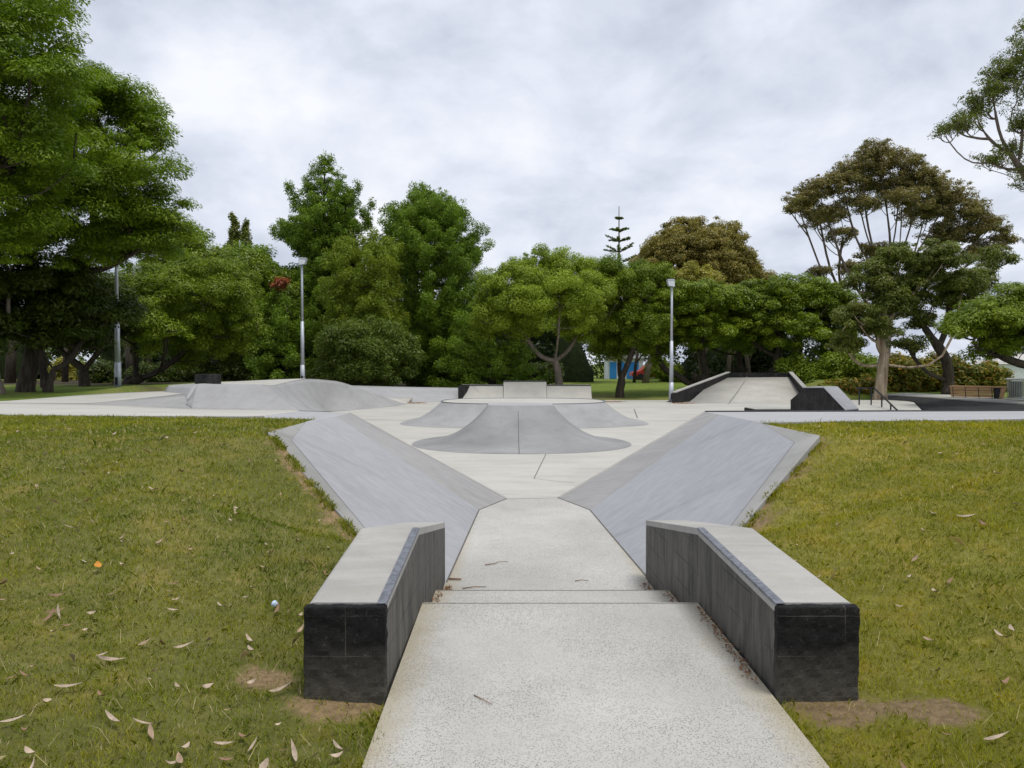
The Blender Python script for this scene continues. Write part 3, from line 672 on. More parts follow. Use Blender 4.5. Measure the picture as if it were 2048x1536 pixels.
top = [(p[0], p[1], .0) for p in top]
wallpoly('wall_face', [(p[0], p[1], -.04) for p in top], -.4, (.2, .1), M_BLACK, t)
gridobj('black_slope', [D(1760, 800.5, 39), D(1778, 800.5, 38.2), D(1827, 803, 36.6), D(1848, 822, 29.8), (22.5, 24.0, -.30)], [(p[0] - .01, p[1] - .01, -.045) for p in top], M_BLACK, 24, 4, parent=t, th=.1)
gridobj('wall_cap', [(p[0] - .03, p[1] - .03, .0) for p in top], [(p[0] + .5, p[1] + .3, .0) for p in top], M_CAP, 16, 2, parent=t, th=.05, sm=False)
gridobj('path_right', [(p[0] + .5, p[1] + .3, .004) for p in top], [(p[0] + 1.5 + .9, p[1] + 1.1, .03) for p in top], M_FLOOR, 16, 2, kind='structure', th=.3, sm=False)

# ---------------------------------------------------------------- the two black ledges beside the path
def ledge(label, inner, width, sgn, xface):
    """inner: three (px,py,Y) for front / kink / far of the inner top edge"""
    I = [np.array(D(*p)) for p in inner]; O = [p + np.array([sgn * width, 0, 0]) for p in I]
    root = empty('block_wall', (I[0][0] + sgn * width / 2, I[0][1], 0), label, 'low wall')
    cap = .045; z0 = -.62
    def dn_(p, d): return (p[0], p[1], p[2] - d)
    # body, with the front block reaching full height
    V = [];
    fy = I[0][1]
    body_top_i = [dn_(p, cap) for p in I]; body_top_o = [dn_(p, cap) for p in O]
    V = body_top_i + body_top_o + [(p[0], p[1], z0) for p in I] + [(p[0], p[1], z0) for p in O]
    Fc = [(0, 1, 4, 3), (1, 2, 5, 4), (0, 6, 7, 1), (1, 7, 8, 2), (3, 4, 10, 9), (4, 5, 11, 10), (2, 8, 11, 5), (0, 3, 9, 6)]
    mesh('wall_body', V, Fc, M_BSIDE, root)
    # rough front face block: 2 cm proud plate with rounded edges, full height
    g = MB(); xm = (I[0][0] + O[0][0]) / 2; zt = I[0][2] - .004
    g.box((xm, fy - .006, (zt - .3) / 2), (width + .012, .055, zt + .3)); o = g.build('front_face', M_BLACKF, root)
    m = o.modifiers.new('bevel', 'BEVEL'); m.width = .012; m.segments = 3
    s_ = o.modifiers.new('sub', 'SUBSURF'); s_.subdivision_type = 'SIMPLE'; s_.levels = 5; s_.render_levels = 5
    tx = bpy.data.textures.get('chip') or bpy.data.textures.new('chip', 'CLOUDS'); tx.noise_scale = .05; tx.noise_depth = 4
    d_ = o.modifiers.new('disp', 'DISPLACE'); d_.texture = tx; d_.strength = .020; d_.mid_level = .5
    # concrete cap following the kink, outer edge rounded
    V = []; Fc = []; rr = .03
    for i, (pi, po) in enumerate(zip(I, O)):
        yy = .024 if i == 0 else 0
        pr = [(0, -cap), (0, 0)]
        for a in (0, 30, 60, 90): pr.append((width - rr + rr * math.sin(R(a)), -rr + rr * math.cos(R(a))))
        pr.append((width, -cap))
        for s2, dz in pr: V.append((pi[0] + sgn * s2, pi[1] + yy, pi[2] + dz))
    m = 7
    for i in range(2):
        for k in range(m):
            k2 = (k + 1) % m; f_ = (i * m + k, i * m + k2, (i + 1) * m + k2, (i + 1) * m + k); Fc.append(f_ if sgn > 0 else tuple(reversed(f_)))
    Fc += [tuple(range(m)), tuple(reversed(range(2 * m, 3 * m)))]
    mesh('cap', V, Fc, M_CAP, root)
    # steel angle on the inner top edge of the front run
    V = []; w = .042; t_ = .004
    for i in (0, 1):
        p = I[i]; yy = -.0 if i == 0 else 0
        V += [(p[0] - sgn * .003, p[1] + yy, p[2] - .012), (p[0] - sgn * .003, p[1] + yy, p[2] + t_), (p[0] + sgn * w, p[1] + yy, p[2] + t_), (p[0] + sgn * w, p[1] + yy, p[2] + .0005), (p[0], p[1] + yy, p[2] + .0005), (p[0], p[1] + yy, p[2] - .012)]
    mesh('steel_edge', V, [(i, (i + 1) % 6, (i + 1) % 6 + 6, i + 6) for i in range(6)] + [(0, 5, 4, 3, 2, 1), (6, 7, 8, 9, 10, 11)], M_STEEL, root)
def m_front():
    m = new_mat('rough_black_block_face'); g = N(m)
    s = g.n('ShaderNodeSeparateXYZ'); g.l(g.geo, s.inputs[0])
    c = g.mix(g.mr(g.noise(5, 8, .75, dist=.6), .35, .72), (.006, .006, .007), (.024, .023, .022))
    low = g.math('ADD', s.outputs[2], g.math('MULTIPLY', g.math('SUBTRACT', g.noise(6, 5, .7), .5), .22))
    c = g.mix(g.mr(low, .04, .26, .85, 0), c, (.10, .092, .074))
    c = g.mix(g.mr(g.noise(42, 5, .8), .58, .70, 0, .42), c, (.20, .195, .19))
    cb = g.n('ShaderNodeCombineXYZ'); g.l(s.outputs[0], cb.inputs[0]); g.l(s.outputs[2], cb.inputs[1])
    b_ = g.n('ShaderNodeTexBrick'); g.l(cb.outputs[0], b_.inputs[0]); b_.inputs['Scale'].default_value = 1; b_.inputs['Brick Width'].default_value = .40; b_.offset = 0
    b_.inputs['Row Height'].default_value = .195; b_.inputs['Mortar Size'].default_value = .0022
    c = g.mix(g.math('MULTIPLY', b_.outputs['Fac'], g.mr(g.noise(5, 3), .4, .65, 0, .45)), c, (.20, .18, .15))
    g.out(c, .65, g.bump(g.noise(70, 6, .8), 1., .012), spec=.18); return m
M_BLACKF = m_front()
ledge('low black block wall with bent pale top, left of the path', [(771, 1208, 3.70), (838, 1056, 4.95), (890, 1045, 6.75)], .385, -1, None)
ledge('low black block wall with bent pale top, right of the path', [(1553, 1208, 3.70), (1395, 1056, 5.15), (1292, 1040.5, 6.9)], .385, 1, None)

# ---------------------------------------------------------------- vegetation
def rdir(n, up=0.):
    v = rng.normal(size=(n, 3)); v[:, 2] += up; return v / np.linalg.norm(v, axis=1, keepdims=True)
def leaves(name, clumps, mat, parent, L, Wd, flat=.6, droop=0., kind=None):
    """clumps: list (centre, (rx,ry,rz), count)"""
    C_, O_, VR = [], [], []
    for c, r, n in clumps:
        n = int(n);
        if n < 1: continue
        u = rdir(n); s = rng.random(n) ** .42; p = u * s[:, None] * np.array(r)
        p[:, 2] -= droop * (p[:, 0] ** 2 + p[:, 1] ** 2) / max(r[0], .1)
        C_.append(np.array(c) + p); O_.append(u); VR.append(np.full(n, rng.random()))
    P = np.concatenate(C_); O = np.concatenate(O_); vr = np.concatenate(VR); n = len(P)
    nrm = O * .5 + rdir(n) * (1.15 - flat) + np.array([0, 0, flat]); nrm /= np.linalg.norm(nrm, axis=1, keepdims=True)
    ax = O * np.array([1, 1, .3]) + rdir(n) * .7; ax -= nrm * (ax * nrm).sum(1, keepdims=True); ax /= np.linalg.norm(ax, axis=1, keepdims=True) + 1e-9
    b = np.cross(nrm, ax); k = rng.uniform(.65, 1.35, n)[:, None]; l = L * k; w = Wd * k
    V = np.stack([P - ax * l / 2, P + b * w / 2 + ax * l * .05, P + ax * l / 2 - nrm * l * .12, P - b * w / 2 + ax * l * .05], 1).reshape(-1, 3)
    a = np.arange(n) * 4
    q = np.stack([a, a + 1, a + 2, a + 3], 1)
    rn = rng.random(n); var = np.clip(.55 * vr + .45 * rng.random(n), 0, 1)
    o = mesh(name, V, q, mat, parent, base=(0, 0, 0) if parent is None else 'auto', attrs={'var': ('FACE', var), 'rnd': ('FACE', rn)})
    if kind: o['kind'] = kind
    return o
def bend(a, b, sag=.15, n=6, wob_=.05):
    a = np.array(a, float); b = np.array(b, float); L = np.linalg.norm(b - a); pts = []
    j = rng.normal(size=3) * wob_ * L; h = sag * L
    for i in range(n):
        s = i / (n - 1); p = a + (b - a) * s + j * math.sin(math.pi * s) * (1 - .4 * s); p[2] += -h * math.sin(math.pi * s); pts.append(tuple(p))
    return pts
def clumps_in_blob(c, r, size, dens, vert=.75, shell=.5, low=-.35):
    """clumps scattered over the shell of an ellipsoid; size = clump radius, dens = leaves per clump"""
    c = np.array(c); r = np.array(r); area = 4 * math.pi * ((r[0] * r[1] + r[0] * r[2] + r[1] * r[2]) / 3); n = max(3, int(area / (size ** 2) * .62))
    out = []
    while len(out) < n:
        u = rdir(1)[0]
        if u[2] < low and rng.random() < .75: continue
        s = 1 - (1 - shell) * rng.random() ** 1.3
        s *= 1 + .10 * math.sin(u[0] * 7 + c[0]) * math.sin(u[2] * 6 + c[1])
        p = c + u * r * s; k = size * rng.choice([rng.uniform(.35, .8), rng.uniform(.7, 1.15), rng.uniform(1.0, 1.45)])
        if rng.random() < .14: p = c + u * r * rng.uniform(.98, 1.07); k = size * rng.uniform(.25, .5)
        out.append((p, (k, k * rng.uniform(.7, 1.2), k * vert), dens * (k / size) ** 1.8 * rng.uniform(.7, 1.3) * 1.15))
    return out
def tree(label, base, blobs, mats, size=.7, dens=200, L=.16, Wd=.09, trunk_r=.22, fork=.35, name='tree', group=None, flat=.6, vert=.7, shell=.45, limbs_per=2,
         lean=0., trunks=1, droop=0., bark=None, twig=.022, low=-.35, zbase=None, cat='tree', forks=None, limb_n=None, wg=(.55, .18)):
    """base=(px,py,d); blobs=[(px,py,rpx,rypx,doff)]"""
    d0 = base[2]; bp = np.array(D(*base))
    if zbase is not None: bp[2] = zbase
    root = empty(name, tuple(bp), label, cat, group)
    B_ = [(np.array(D(px, py, d0 + do)), np.array([rx * d0 / F, max(rx, ry) * d0 / F * .9, ry * d0 / F])) for px, py, rx, ry, do in blobs]
    zc = min(b[0][2] - b[1][2] * .4 for b in B_); zc = max(zc, bp[2] + 1.0)
    hf = bp[2] + (zc - bp[2]) * fork
    allc = []; cen = np.mean([b[0] for b in B_], axis=0)
    nodes = []; par = []; dist = []; lines = []; trunks_ = []
    def addline(pts, p0):
        ids = [p0]
        for q_ in pts[1:]:
            nodes.append(np.array(q_, float)); par.append(ids[-1]); dist.append(dist[ids[-1]] + np.linalg.norm(nodes[-1] - nodes[ids[-1]])); ids.append(len(nodes) - 1)
        lines.append(ids); return ids
    for k in range(trunks):
        sh = np.array([(k - (trunks - 1) / 2) * trunk_r * 1.5, rng.normal() * trunk_r * .8, 0]) if trunks > 1 else np.zeros(3)
        f_ = np.array([bp[0] + (cen[0] - bp[0]) * .25 + lean, bp[1], hf]) + sh * 2.6
        nodes.append(bp + sh * .5 + np.array([0, 0, -.3])); par.append(-1); dist.append(0.)
        trunks_.append(addline([nodes[-1], bp + sh * .6 + np.array([0, 0, .2]), bp * .6 + f_ * .4 + rng.normal(size=3) * .05 + sh * .2, bp * .25 + f_ * .75 + rng.normal(size=3) * .05, f_], len(nodes) - 1))
    def attach(tgt, wgt, sag, n, wb, minid=0):
        A_ = np.array(nodes); dd = np.linalg.norm(A_ - tgt, axis=1) + wgt * np.array(dist); dd[A_[:, 2] > tgt[2] - .15] += 3; dd[A_[:, 2] < hf - .28 * (hf - bp[2]) - .01] += 50
        p_ = int(np.argmin(dd)); addline(bend(nodes[p_], tgt, sag, n, wb), p_)
    order = sorted(range(len(B_)), key=lambda q_: np.linalg.norm(B_[q_][0] - np.array([bp[0], bp[1], hf])))
    ends = []
    for bi in order:
        c, r = B_[bi]; tgt = c + np.array([0, 0, -r[2] * .25]); attach(tgt, wg[0], .10, 7, .06)
    for c, r in B_:
        cl = clumps_in_blob(c, r, size, dens, vert, shell, low); allc += cl; step = max(1, int(len(cl) / (limb_n or 14)))
        ends += [cl[j][0] for j in range(0, len(cl), step)]
    ends.sort(key=lambda q_: -q_[2] if False else np.linalg.norm(q_ - np.array([bp[0], bp[1], hf])))
    for q_ in ends: attach(q_, wg[1], .05, 5, .07)
    cnt = [0] * len(nodes); 
    for ids in lines: cnt[ids[-1]] += 1
    for k in range(len(nodes) - 1, -1, -1):
        if par[k] >= 0: cnt[par[k]] += cnt[k]
    tot = max(1, max(cnt)); mb = MB()
    rad = [max(twig, trunk_r * .95 * (c_ / tot) ** .58) for c_ in cnt]
    for ids in lines:
        if ids in trunks_:
            rr = [rad[q_] for q_ in ids]; rr = [max(rr[1], trunk_r * (1 if trunks == 1 else .7))] * len(rr); rr[0] *= 1.5; rr[1] *= 1.12; rr[-1] *= .85; mb.tube([nodes[q_] for q_ in ids], rr, 9)
        else:
            rr = [min(rad[q_], rad[ids[1]] * 1.15) for q_ in ids]; mb.tube([nodes[q_] for q_ in ids], rr, 6 if rr[0] > .05 else 4, False)
    mb.build('trunk', bark or M_BARK, root, smooth=True)
    if isinstance(mats, (list, tuple)):
        rngc = rng.random(len(allc)); k = len(mats)
        leaves('crown', allc, mats[0], root, L, Wd, flat, droop)
    else: leaves('crown', allc, mats, root, L, Wd, flat, droop)
    return root

M_BARK = m_bark('dark_bark', (.035, .028, .022), (.10, .082, .062))
M_BARKG = m_bark('grey_brown_bark', (.13, .105, .08), (.25, .21, .165), 7, 1.5)
M_BARKP = m_bark('pale_gum_bark', (.16, .11, .07), (.58, .48, .34), 4, .35, .4)
M_BARKE = m_bark('gum_limb_bark', (.11, .085, .075), (.24, .19, .165), 6, .7, .4)
L_DARK = m_leaf('leaf_dark', (0.035, 0.055, 0.008), (0.086, 0.117, 0.013))
L_NEAR = m_leaf('leaf_feathery', (.075, .135, .010), (.25, .34, .020))
L_MID = m_leaf('leaf_mid_green', (.10, .16, .012), (.27, .34, .025))
L_CON = m_leaf('leaf_conifer', (.085, .150, .013), (.215, .315, .026))
L_CON2 = m_leaf('leaf_conifer_light', (.11, .165, .014), (.25, .32, .026), (.34, .28, .03), .08)
L_LITE = m_leaf('leaf_light_green', (.16, .23, .018), (.36, .44, .04))
L_GLOSS = m_leaf('leaf_glossy_dark', (.07, .125, .010), (.26, .33, .022), gloss=.35)
L_BRONZE = m_leaf('leaf_bronze', (.11, .115, .035), (.33, .27, .07), (.42, .30, .06), .25)
L_BROWN = m_leaf('leaf_brown_gum', (.11, .115, .05), (.31, .265, .105), (.40, .26, .09), .2)
L_GUM = m_leaf('leaf_gum_green', (.075, .105, .022), (.20, .235, .04), (.28, .20, .06), .1)
L_YEL = m_leaf('leaf_yellowish', (0.232, 0.228, 0.042), (0.428, 0.367, 0.074))
L_HEDGE = m_leaf('leaf_hedge', (0.062, 0.105, 0.015), (0.268, 0.263, 0.033), (0.571, 0.298, 0.045), .22)
L_RED = m_leaf('leaf_rust', (0.306, 0.090, 0.038), (0.428, 0.150, 0.068))
L_OLIVE = m_leaf('leaf_olive', (.055, .095, .013), (.145, .20, .026), (.22, .20, .05), .06)
L_WOOD = m_leaf('leaf_wood', (0.012, 0.022, 0.007), (0.036, 0.055, 0.012))  # near-black leaf tone, with the shade behind the trees put into it

def conifer(label, base, profile, mat, dens=110, size=.5, L=.13, Wd=.055, name='conifer', group=None, up=.25, top_extra=(), trunk_r=.28, per=9, dz=.75):
    """profile: [(py, left_px, right_px)] silhouette from top down"""
    d0 = base[2]; bp = np.array(D(*base)); root = empty(name, tuple(bp), label, 'tree', group)
    ys_ = np.array([p[0] for p in profile]); zt = [D(CX, p[0], d0)[2] for p in profile]
    lx = [D(p[1], p[0], d0)[0] for p in profile]; rx = [D(p[2], p[0], d0)[0] for p in profile]
    zt = np.array(zt)[::-1]; lx = np.array(lx)[::-1]; rx = np.array(rx)[::-1]
    ztop = zt[-1]; zlow = zt[0]; mb = MB(); axx = (lx[-1] + rx[-1]) / 2
    def ax_at(z): s = (z - bp[2]) / (ztop - bp[2]); return np.array([bp[0] + (axx - bp[0]) * s, bp[1], z])
    mb.tube([ax_at(bp[2] - .2), ax_at(bp[2] + (ztop - bp[2]) * .4), ax_at(ztop - .2)], [trunk_r, trunk_r * .6, .03], 8)
    cl = []; z = zlow; ph = rng.random() * 6
    while z < ztop - .2:
        l = np.interp(z, zt, lx); r = np.interp(z, zt, rx); ax = ax_at(z); n = max(5, int(per * min(1, (r - l) / 5 + .35)))
        for k in range(n):
            a = ph + 2 * math.pi * (k + rng.uniform(-.2, .2)) / n; ca, sa = math.cos(a), math.sin(a)
            R_ = (r - ax[0]) if ca > 0 else (ax[0] - l); R_ = abs(R_) * abs(ca) + (r - l) * .48 * (1 - abs(ca)); R_ = max(.25, R_) * (rng.uniform(.55, 1.15) if k % 2 else rng.uniform(.8, 1.1))
            tip = ax + np.array([ca * R_, sa * R_, up * R_ + rng.uniform(-.15, .3)]); pts = bend(ax, tip, .12, 6, .03)
            mb.tube(pts, list(np.linspace(.06 if R_ > 1.5 else .03, .012, 6)), 4, False)
            m = max(2, int(R_ / (size * .75)))
            for q_ in range(m):
                s = .35 + .65 * (q_ + 1) / m if m > 2 else (.6 + .4 * q_)
                p = np.array(pts[0]) + (np.array(pts[-1]) - np.array(pts[0])) * s; p[2] += -.12 * R_ * math.sin(math.pi * s) + rng.uniform(-.1, .15)
                k_ = size * rng.uniform(.55, 1.1) * (1.0 if R_ > 1.2 else .62)
                p[:2] += rng.normal(size=2) * size * .35
                cl.append((p, (k_, k_, k_ * .85), dens * rng.uniform(.6, 1.2) * (k_ / size) ** 2 * 2.3))
        ph += 1.3; z += dz * rng.uniform(.75, 1.15)
    cl.append((ax_at(ztop - .1), (.16, .16, .5), dens * .4))
    for (px, py, rr) in top_extra:
        c = D(px, py, d0); cl += clumps_in_blob(c, np.array([rr, rr, rr * 1.8]) * d0 / F, size * .7, dens * .5, 1.2, .2, -1)
    mb.build('trunk', M_BARK, root, smooth=True); leaves('crown', cl, mat, root, L, Wd, .35); return root

# --- the tall trees on the left
tree('towering feathery green tree cut by the left edge of the picture', (-170, 800, 22), [(-60, 40, 190, 150, 0), (60, 150, 100, 95, -1), (20, 300, 150, 120, 0), (-150, 250, 220, 200, 1), (40, -20, 95, 90, 1), (-60, 420, 160, 110, 0)],
     L_NEAR, .7, 430, .13, .045, .28, .7, flat=.75, vert=.42, group='tall feathery trees on the left', droop=.25, zbase=.6)
tree('tall dark feathery tree with a wide crown over the left lamp post', (52, 786, 27), [(215, 250, 110, 105, 0), (265, 370, 100, 95, -1), (190, 420, 150, 110, 0), (315, 462, 68, 60, -.5), (120, 330, 140, 120, 1), (60, 510, 150, 80, 0), (260, 495, 100, 55, 0), (180, 180, 70, 50, .5), (296, 270, 42, 46, 0)],
     L_NEAR, .66, 420, .125, .045, .27, .75, flat=.75, vert=.42, group='tall feathery trees on the left', droop=.25, limb_n=10)
tree('dark spreading tree with a slim forked trunk near the left edge', (96, 788, 26.5), [(90, 600, 110, 70, 0), (-20, 600, 110, 80, 1), (190, 620, 75, 60, .5), (60, 660, 100, 40, 0), (160, 680, 60, 28, .5)],
     L_DARK, .6, 250, .15, .06, .14, .5, flat=.7, vert=.5, trunks=2)
tree('dark tree with a leaning thick trunk at the far left edge', (-5, 790, 25), [(-80, 560, 150, 90, 0), (-20, 660, 70, 40, 0)], L_DARK, .6, 220, .15, .06, .2, .6, flat=.7, vert=.5, bark=M_BARKG)
tree('dark shaded tree behind the left lamp post', (170, 783, 33), [(150, 620, 110, 90, 0), (230, 640, 70, 60, 0), (110, 680, 60, 40, 0)], L_DARK, .65, 240, .16, .07, .22, .5, vert=.5)
tree('leafy mid green tree with two rounded lobes right of the left lamp post', (228, 780, 36), [(330, 655, 62, 52, -2.2), (395, 590, 95, 68, -.5), (450, 640, 65, 75, .5), (270, 640, 50, 55, 0), (300, 575, 70, 55, .5), (470, 570, 45, 50, 1), (380, 680, 80, 55, 1)],
     L_MID, .56, 400, .115, .052, .22, .3, vert=.6, trunks=2, flat=.7)
tree('dark green tree rising behind the two rounded lobes', (430, 775, 47), [(400, 560, 80, 75, 0), (470, 540, 70, 55, 0), (520, 580, 60, 70, 0), (350, 510, 70, 60, 0), (440, 660, 110, 80, 0)], L_GLOSS, .7, 330, .15, .075, .3, .3)
tree('dull green tree between the lobed tree and the tall conifer', (545, 775, 50), [(500, 520, 45, 35, 1), (560, 560, 50, 45, 0), (540, 650, 80, 90, 0), (590, 700, 70, 60, -1)], L_CON, .75, 210, .19, .09, .3, .3)
for px, top, w, lab in ((467, 428, 14, 'left of the pair of slender poplar tops above the dark trees'), (492, 438, 10, 'right, thinner of the pair of slender poplar tops')):
    d_ = 72; tree(lab, (px, 772, d_), [(px, top + 16, w * .35, 18, 0), (px + 1, top + 45, w * .6, 26, 0), (px, top + 85, w * .75, 36, 0), (px, top + 150, w * .8, 60, 0)], L_GUM, .30, 40, .20, .13, .2, .6, name='poplar', group='poplar tops', vert=1.2, shell=.1, low=-1, limb_n=5)
conifer('tallest dark green conifer with ragged upswept branches behind the middle lamp post', (640, 775, 50),
        [(308, 648, 652), (340, 641, 659), (370, 630, 673), (400, 616, 690), (430, 608, 705), (470, 590, 725), (500, 566, 712), (560, 600, 720), (620, 565, 740), (700, 550, 760), (770, 540, 760)], L_CON, 125, .40, up=.6, dz=.62, per=11,
        top_extra=((577, 372, 5), (582, 388, 7), (592, 405, 10), (612, 358, 6), (618, 378, 9), (640, 325, 6), (662, 325, 6), (630, 345, 8), (672, 348, 6), (716, 372, 6), (706, 392, 9), (740, 408, 6), (728, 424, 9), (735, 445, 9), (548, 462, 7), (562, 468, 9), (690, 405, 12)))
conifer('lighter green conifer in front of the tallest one', (730, 775, 45),
        [(478, 690, 712), (505, 675, 770), (540, 665, 800), (600, 655, 805), (660, 650, 815), (720, 650, 820), (770, 650, 820)], L_CON2, 110, .46, up=.35, per=11, top_extra=((690, 500, 24), (770, 520, 26), (745, 500, 22)))
conifer('broad round shouldered conifer with a double top in the middle of the row', (870, 775, 49),
        [(380, 840, 858), (405, 815, 905), (440, 792, 928), (480, 765, 950), (530, 765, 965), (600, 770, 975), (680, 780, 985), (770, 790, 1000)], L_CON, 110, .46, up=.35, per=12, top_extra=((840, 410, 28), (905, 425, 24), (805, 430, 16), (778, 480, 18), (945, 500, 20), (870, 440, 30)), dz=.7)
conifer('low dark conifer skirt between the broad conifer and the light green tree', (985, 778, 45),
        [(600, 950, 990), (660, 915, 1050), (710, 890, 1085), (770, 880, 1095)], L_CON, 110, .5, up=.05)
conifer('dark shaded conifer below the rust coloured spray', (575, 778, 46), [(570, 545, 600), (620, 520, 625), (700, 510, 640), (770, 505, 650)], L_CON, 110, .5, up=.05)
tree('dull olive bush shaped tree between the middle lamp post and the quarter pipe', (738, 779, 42), [(735, 690, 92, 52, 0), (690, 720, 60, 45, -.5), (790, 710, 55, 50, 0), (740, 740, 80, 30, -.5)], L_OLIVE, .5, 230, .15, .06, .14, .3, name='small_tree', trunks=3, vert=.8)
c_ = D(561, 566, 45.2); o = leaves('dead_spray', clumps_in_blob(c_, (.42, .35, .55), .22, 60, .9, .2, -1), L_RED, None, .15, .07); tag(o, 'rust red dead spray hanging in the dark conifers', 'dead branch')

# --- centre and right
tree('light green spreading tree with a pale forked trunk behind the quarter pipe', (1118, 774, 43), [(1110, 540, 75, 45, 1.5), (1030, 590, 75, 62, 0), (1120, 600, 88, 60, -1.5), (1180, 585, 55, 50, 0), (985, 630, 45, 62, 0), (1050, 660, 55, 45, .5), (1160, 650, 50, 42, 1), (1050, 545, 50, 35, .5)],
     L_LITE, .48, 360, .11, .045, .21, .55, vert=.75, bark=M_BARKG, shell=.35, trunks=1)
tree('dark limbed green tree standing on the grass mound left of the right lamp post', (1240, 797, 44), [(1235, 560, 70, 42, .5), (1290, 590, 55, 50, 0), (1210, 630, 65, 50, 1), (1280, 650, 60, 45, -.5), (1190, 560, 45, 40, 1), (1315, 560, 30, 28, 0), (1240, 690, 65, 30, 1.5)],
     L_MID, .5, 360, .115, .05, .24, .42, vert=.65, trunks=1, flat=.7)
tree('rounded glossy dark green tree right behind the right lamp post', (1392, 775, 46), [(1370, 610, 75, 50, -.5), (1440, 610, 60, 45, 0), (1320, 640, 55, 45, -1), (1400, 660, 80, 42, 0), (1340, 590, 50, 35, 1), (1310, 690, 35, 25, 0)],
     L_GLOSS, .52, 400, .125, .065, .25, .35, vert=.6, trunks=3, flat=.75)
tree('widest glossy dark green tree behind the framed ramp', (1575, 765, 47), [(1530, 605, 75, 50, -.5), (1600, 600, 75, 45, 0), (1650, 625, 60, 60, 0), (1560, 660, 85, 45, -1), (1480, 640, 50, 45, 0), (1670, 680, 45, 40, 0)],
     L_GLOSS, .52, 400, .125, .065, .24, .35, vert=.6, trunks=4, flat=.75)
tree('smaller dark tree between the two glossy trees', (1475, 768, 50), [(1470, 620, 50, 50, 0), (1480, 670, 70, 40, 0)], L_GLOSS, .55, 300, .13, .07, .2, .4, trunks=2)
tree('huge bronze topped dome shaped gum tree on the skyline', (1390, 770, 82), [(1388, 560, 120, 120, 0), (1300, 570, 52, 50, -1), (1465, 575, 62, 62, 1), (1340, 560, 70, 92, -2), (1525, 572, 34, 26, 1), (1430, 560, 70, 95, -2)],
     L_BRONZE, .75, 260, .22, .10, .4, .3, name='gum_tree', vert=.65, bark=M_BARKE, low=-.1, shell=.72)
tree('pale yellow green tree in front of the bronze dome', (1385, 770, 66), [(1385, 560, 48, 30, 0), (1350, 580, 40, 30, 0), (1430, 585, 35, 26, 0)], L_YEL, .6, 190, .2, .09, .25, .4)
# tall brown umbrella gum with bare limbs
tree('tall brown crowned gum tree with bare fanning limbs, tallest on the right', (1768, 780, 55),
     [(1757, 308, 42, 28, 0), (1725, 335, 50, 30, 0), (1800, 330, 48, 30, 0), (1685, 362, 50, 30, 0), (1845, 362, 52, 34, 0), (1640, 385, 46, 30, 0), (1600, 402, 34, 24, 0), (1890, 392, 50, 36, 0), (1935, 425, 48, 36, 0), (1975, 455, 40, 32, 0), (2008, 478, 26, 22, 0), (1770, 375, 60, 34, 1), (1850, 425, 60, 32, 1),
      (1750, 505, 42, 22, 0), (1905, 475, 60, 34, 1), (1665, 425, 36, 20, 0), (1960, 505, 46, 26, .5), (1720, 410, 40, 22, -.5), (1805, 400, 46, 26, -1)],
     L_BROWN, .42, 95, .15, .065, .30, .72, name='gum_tree', vert=.6, bark=M_BARKE, low=-.3, shell=.25, trunks=1, limb_n=24, twig=.026, wg=(.97, .6))
tree('slanting many limbed gum rising left of the tall brown crown', (1700, 775, 60), [(1600, 420, 34, 15, 0), (1640, 440, 38, 18, 0), (1685, 470, 30, 18, 0), (1640, 545, 25, 12, 0), (1700, 540, 25, 20, 0)], L_BROWN, .45, 110, .15, .07, .22, .8, name='gum_tree', vert=.55, bark=M_BARKE, low=.1, twig=.03, limb_n=14, wg=(.97, .7))
tree('dull green gum tree with a peeling pale straight trunk beside the handrail', (1760, 792, 38.5), [(1740, 560, 50, 42, 0), (1800, 520, 48, 34, 0), (1870, 520, 55, 38, .5), (1720, 640, 50, 40, -.5), (1790, 610, 40, 35, .5), (1690, 690, 40, 22, 0), (1760, 660, 36, 18, 0), (1925, 570, 45, 40, 1), (1840, 560, 45, 40, .5), (1770, 590, 40, 40, 0)],
     L_GUM, .42, 190, .13, .06, .27, .92, name='gum_tree', vert=.6, bark=M_BARKP, low=-.3, shell=.3, limb_n=12, wg=(.7, .3))
tree('sparse gum tree with a thick dark forked trunk behind the timber bench', (1898, 784, 40), [(1830, 600, 40, 45, 0), (1900, 600, 50, 50, .5), (1960, 570, 40, 40, .5), (1860, 540, 38, 28, 0), (1990, 520, 35, 28, 1), (1815, 690, 30, 22, -.5), (1850, 650, 28, 26, 0)],
     L_GUM, .38, 120, .13, .055, .30, .28, name='gum_tree', vert=.6, bark=M_BARK, shell=.3, limb_n=14)
tree('bright green layered tree reaching in from the right edge behind the bin', (2110, 790, 33), [(1985, 640, 70, 42, -1), (2040, 610, 70, 45, 0), (1940, 660, 46, 26, -1), (2060, 680, 70, 40, 0), (1990, 700, 55, 22, -.5), (2010, 650, 70, 50, .5), (1945, 650, 40, 34, 0), (2130, 620, 100, 60, 0)],
     L_MID, .50, 330, .13, .055, .28, .3, flat=.8, vert=.5, shell=.35)
tree('open gum tree with bare twigs hanging in from the top right corner', (2230, 800, 24), [(2050, 120, 55, 40, 0), (1985, 180, 48, 24, 0), (1925, 245, 40, 18, -.5), (1885, 262, 24, 10, -.5), (1980, 320, 40, 18, 0), (2045, 250, 32, 20, 0), (2010, 150, 50, 26, 0), (1955, 200, 42, 22, 0), (2020, 300, 30, 22, 0), (1905, 250, 30, 14, 0), (2060, 350, 45, 38, 0), (1950, 225, 30, 18, 0), (2100, 200, 80, 70, 0), (2150, 60, 110, 70, 0)],
     L_GUM, .19, 34, .085, .030, .13, .45, name='gum_tree', vert=.75, bark=M_BARKE, shell=.1, twig=.008, limb_n=26, wg=(.75, .25), zbase=0., low=-.8)
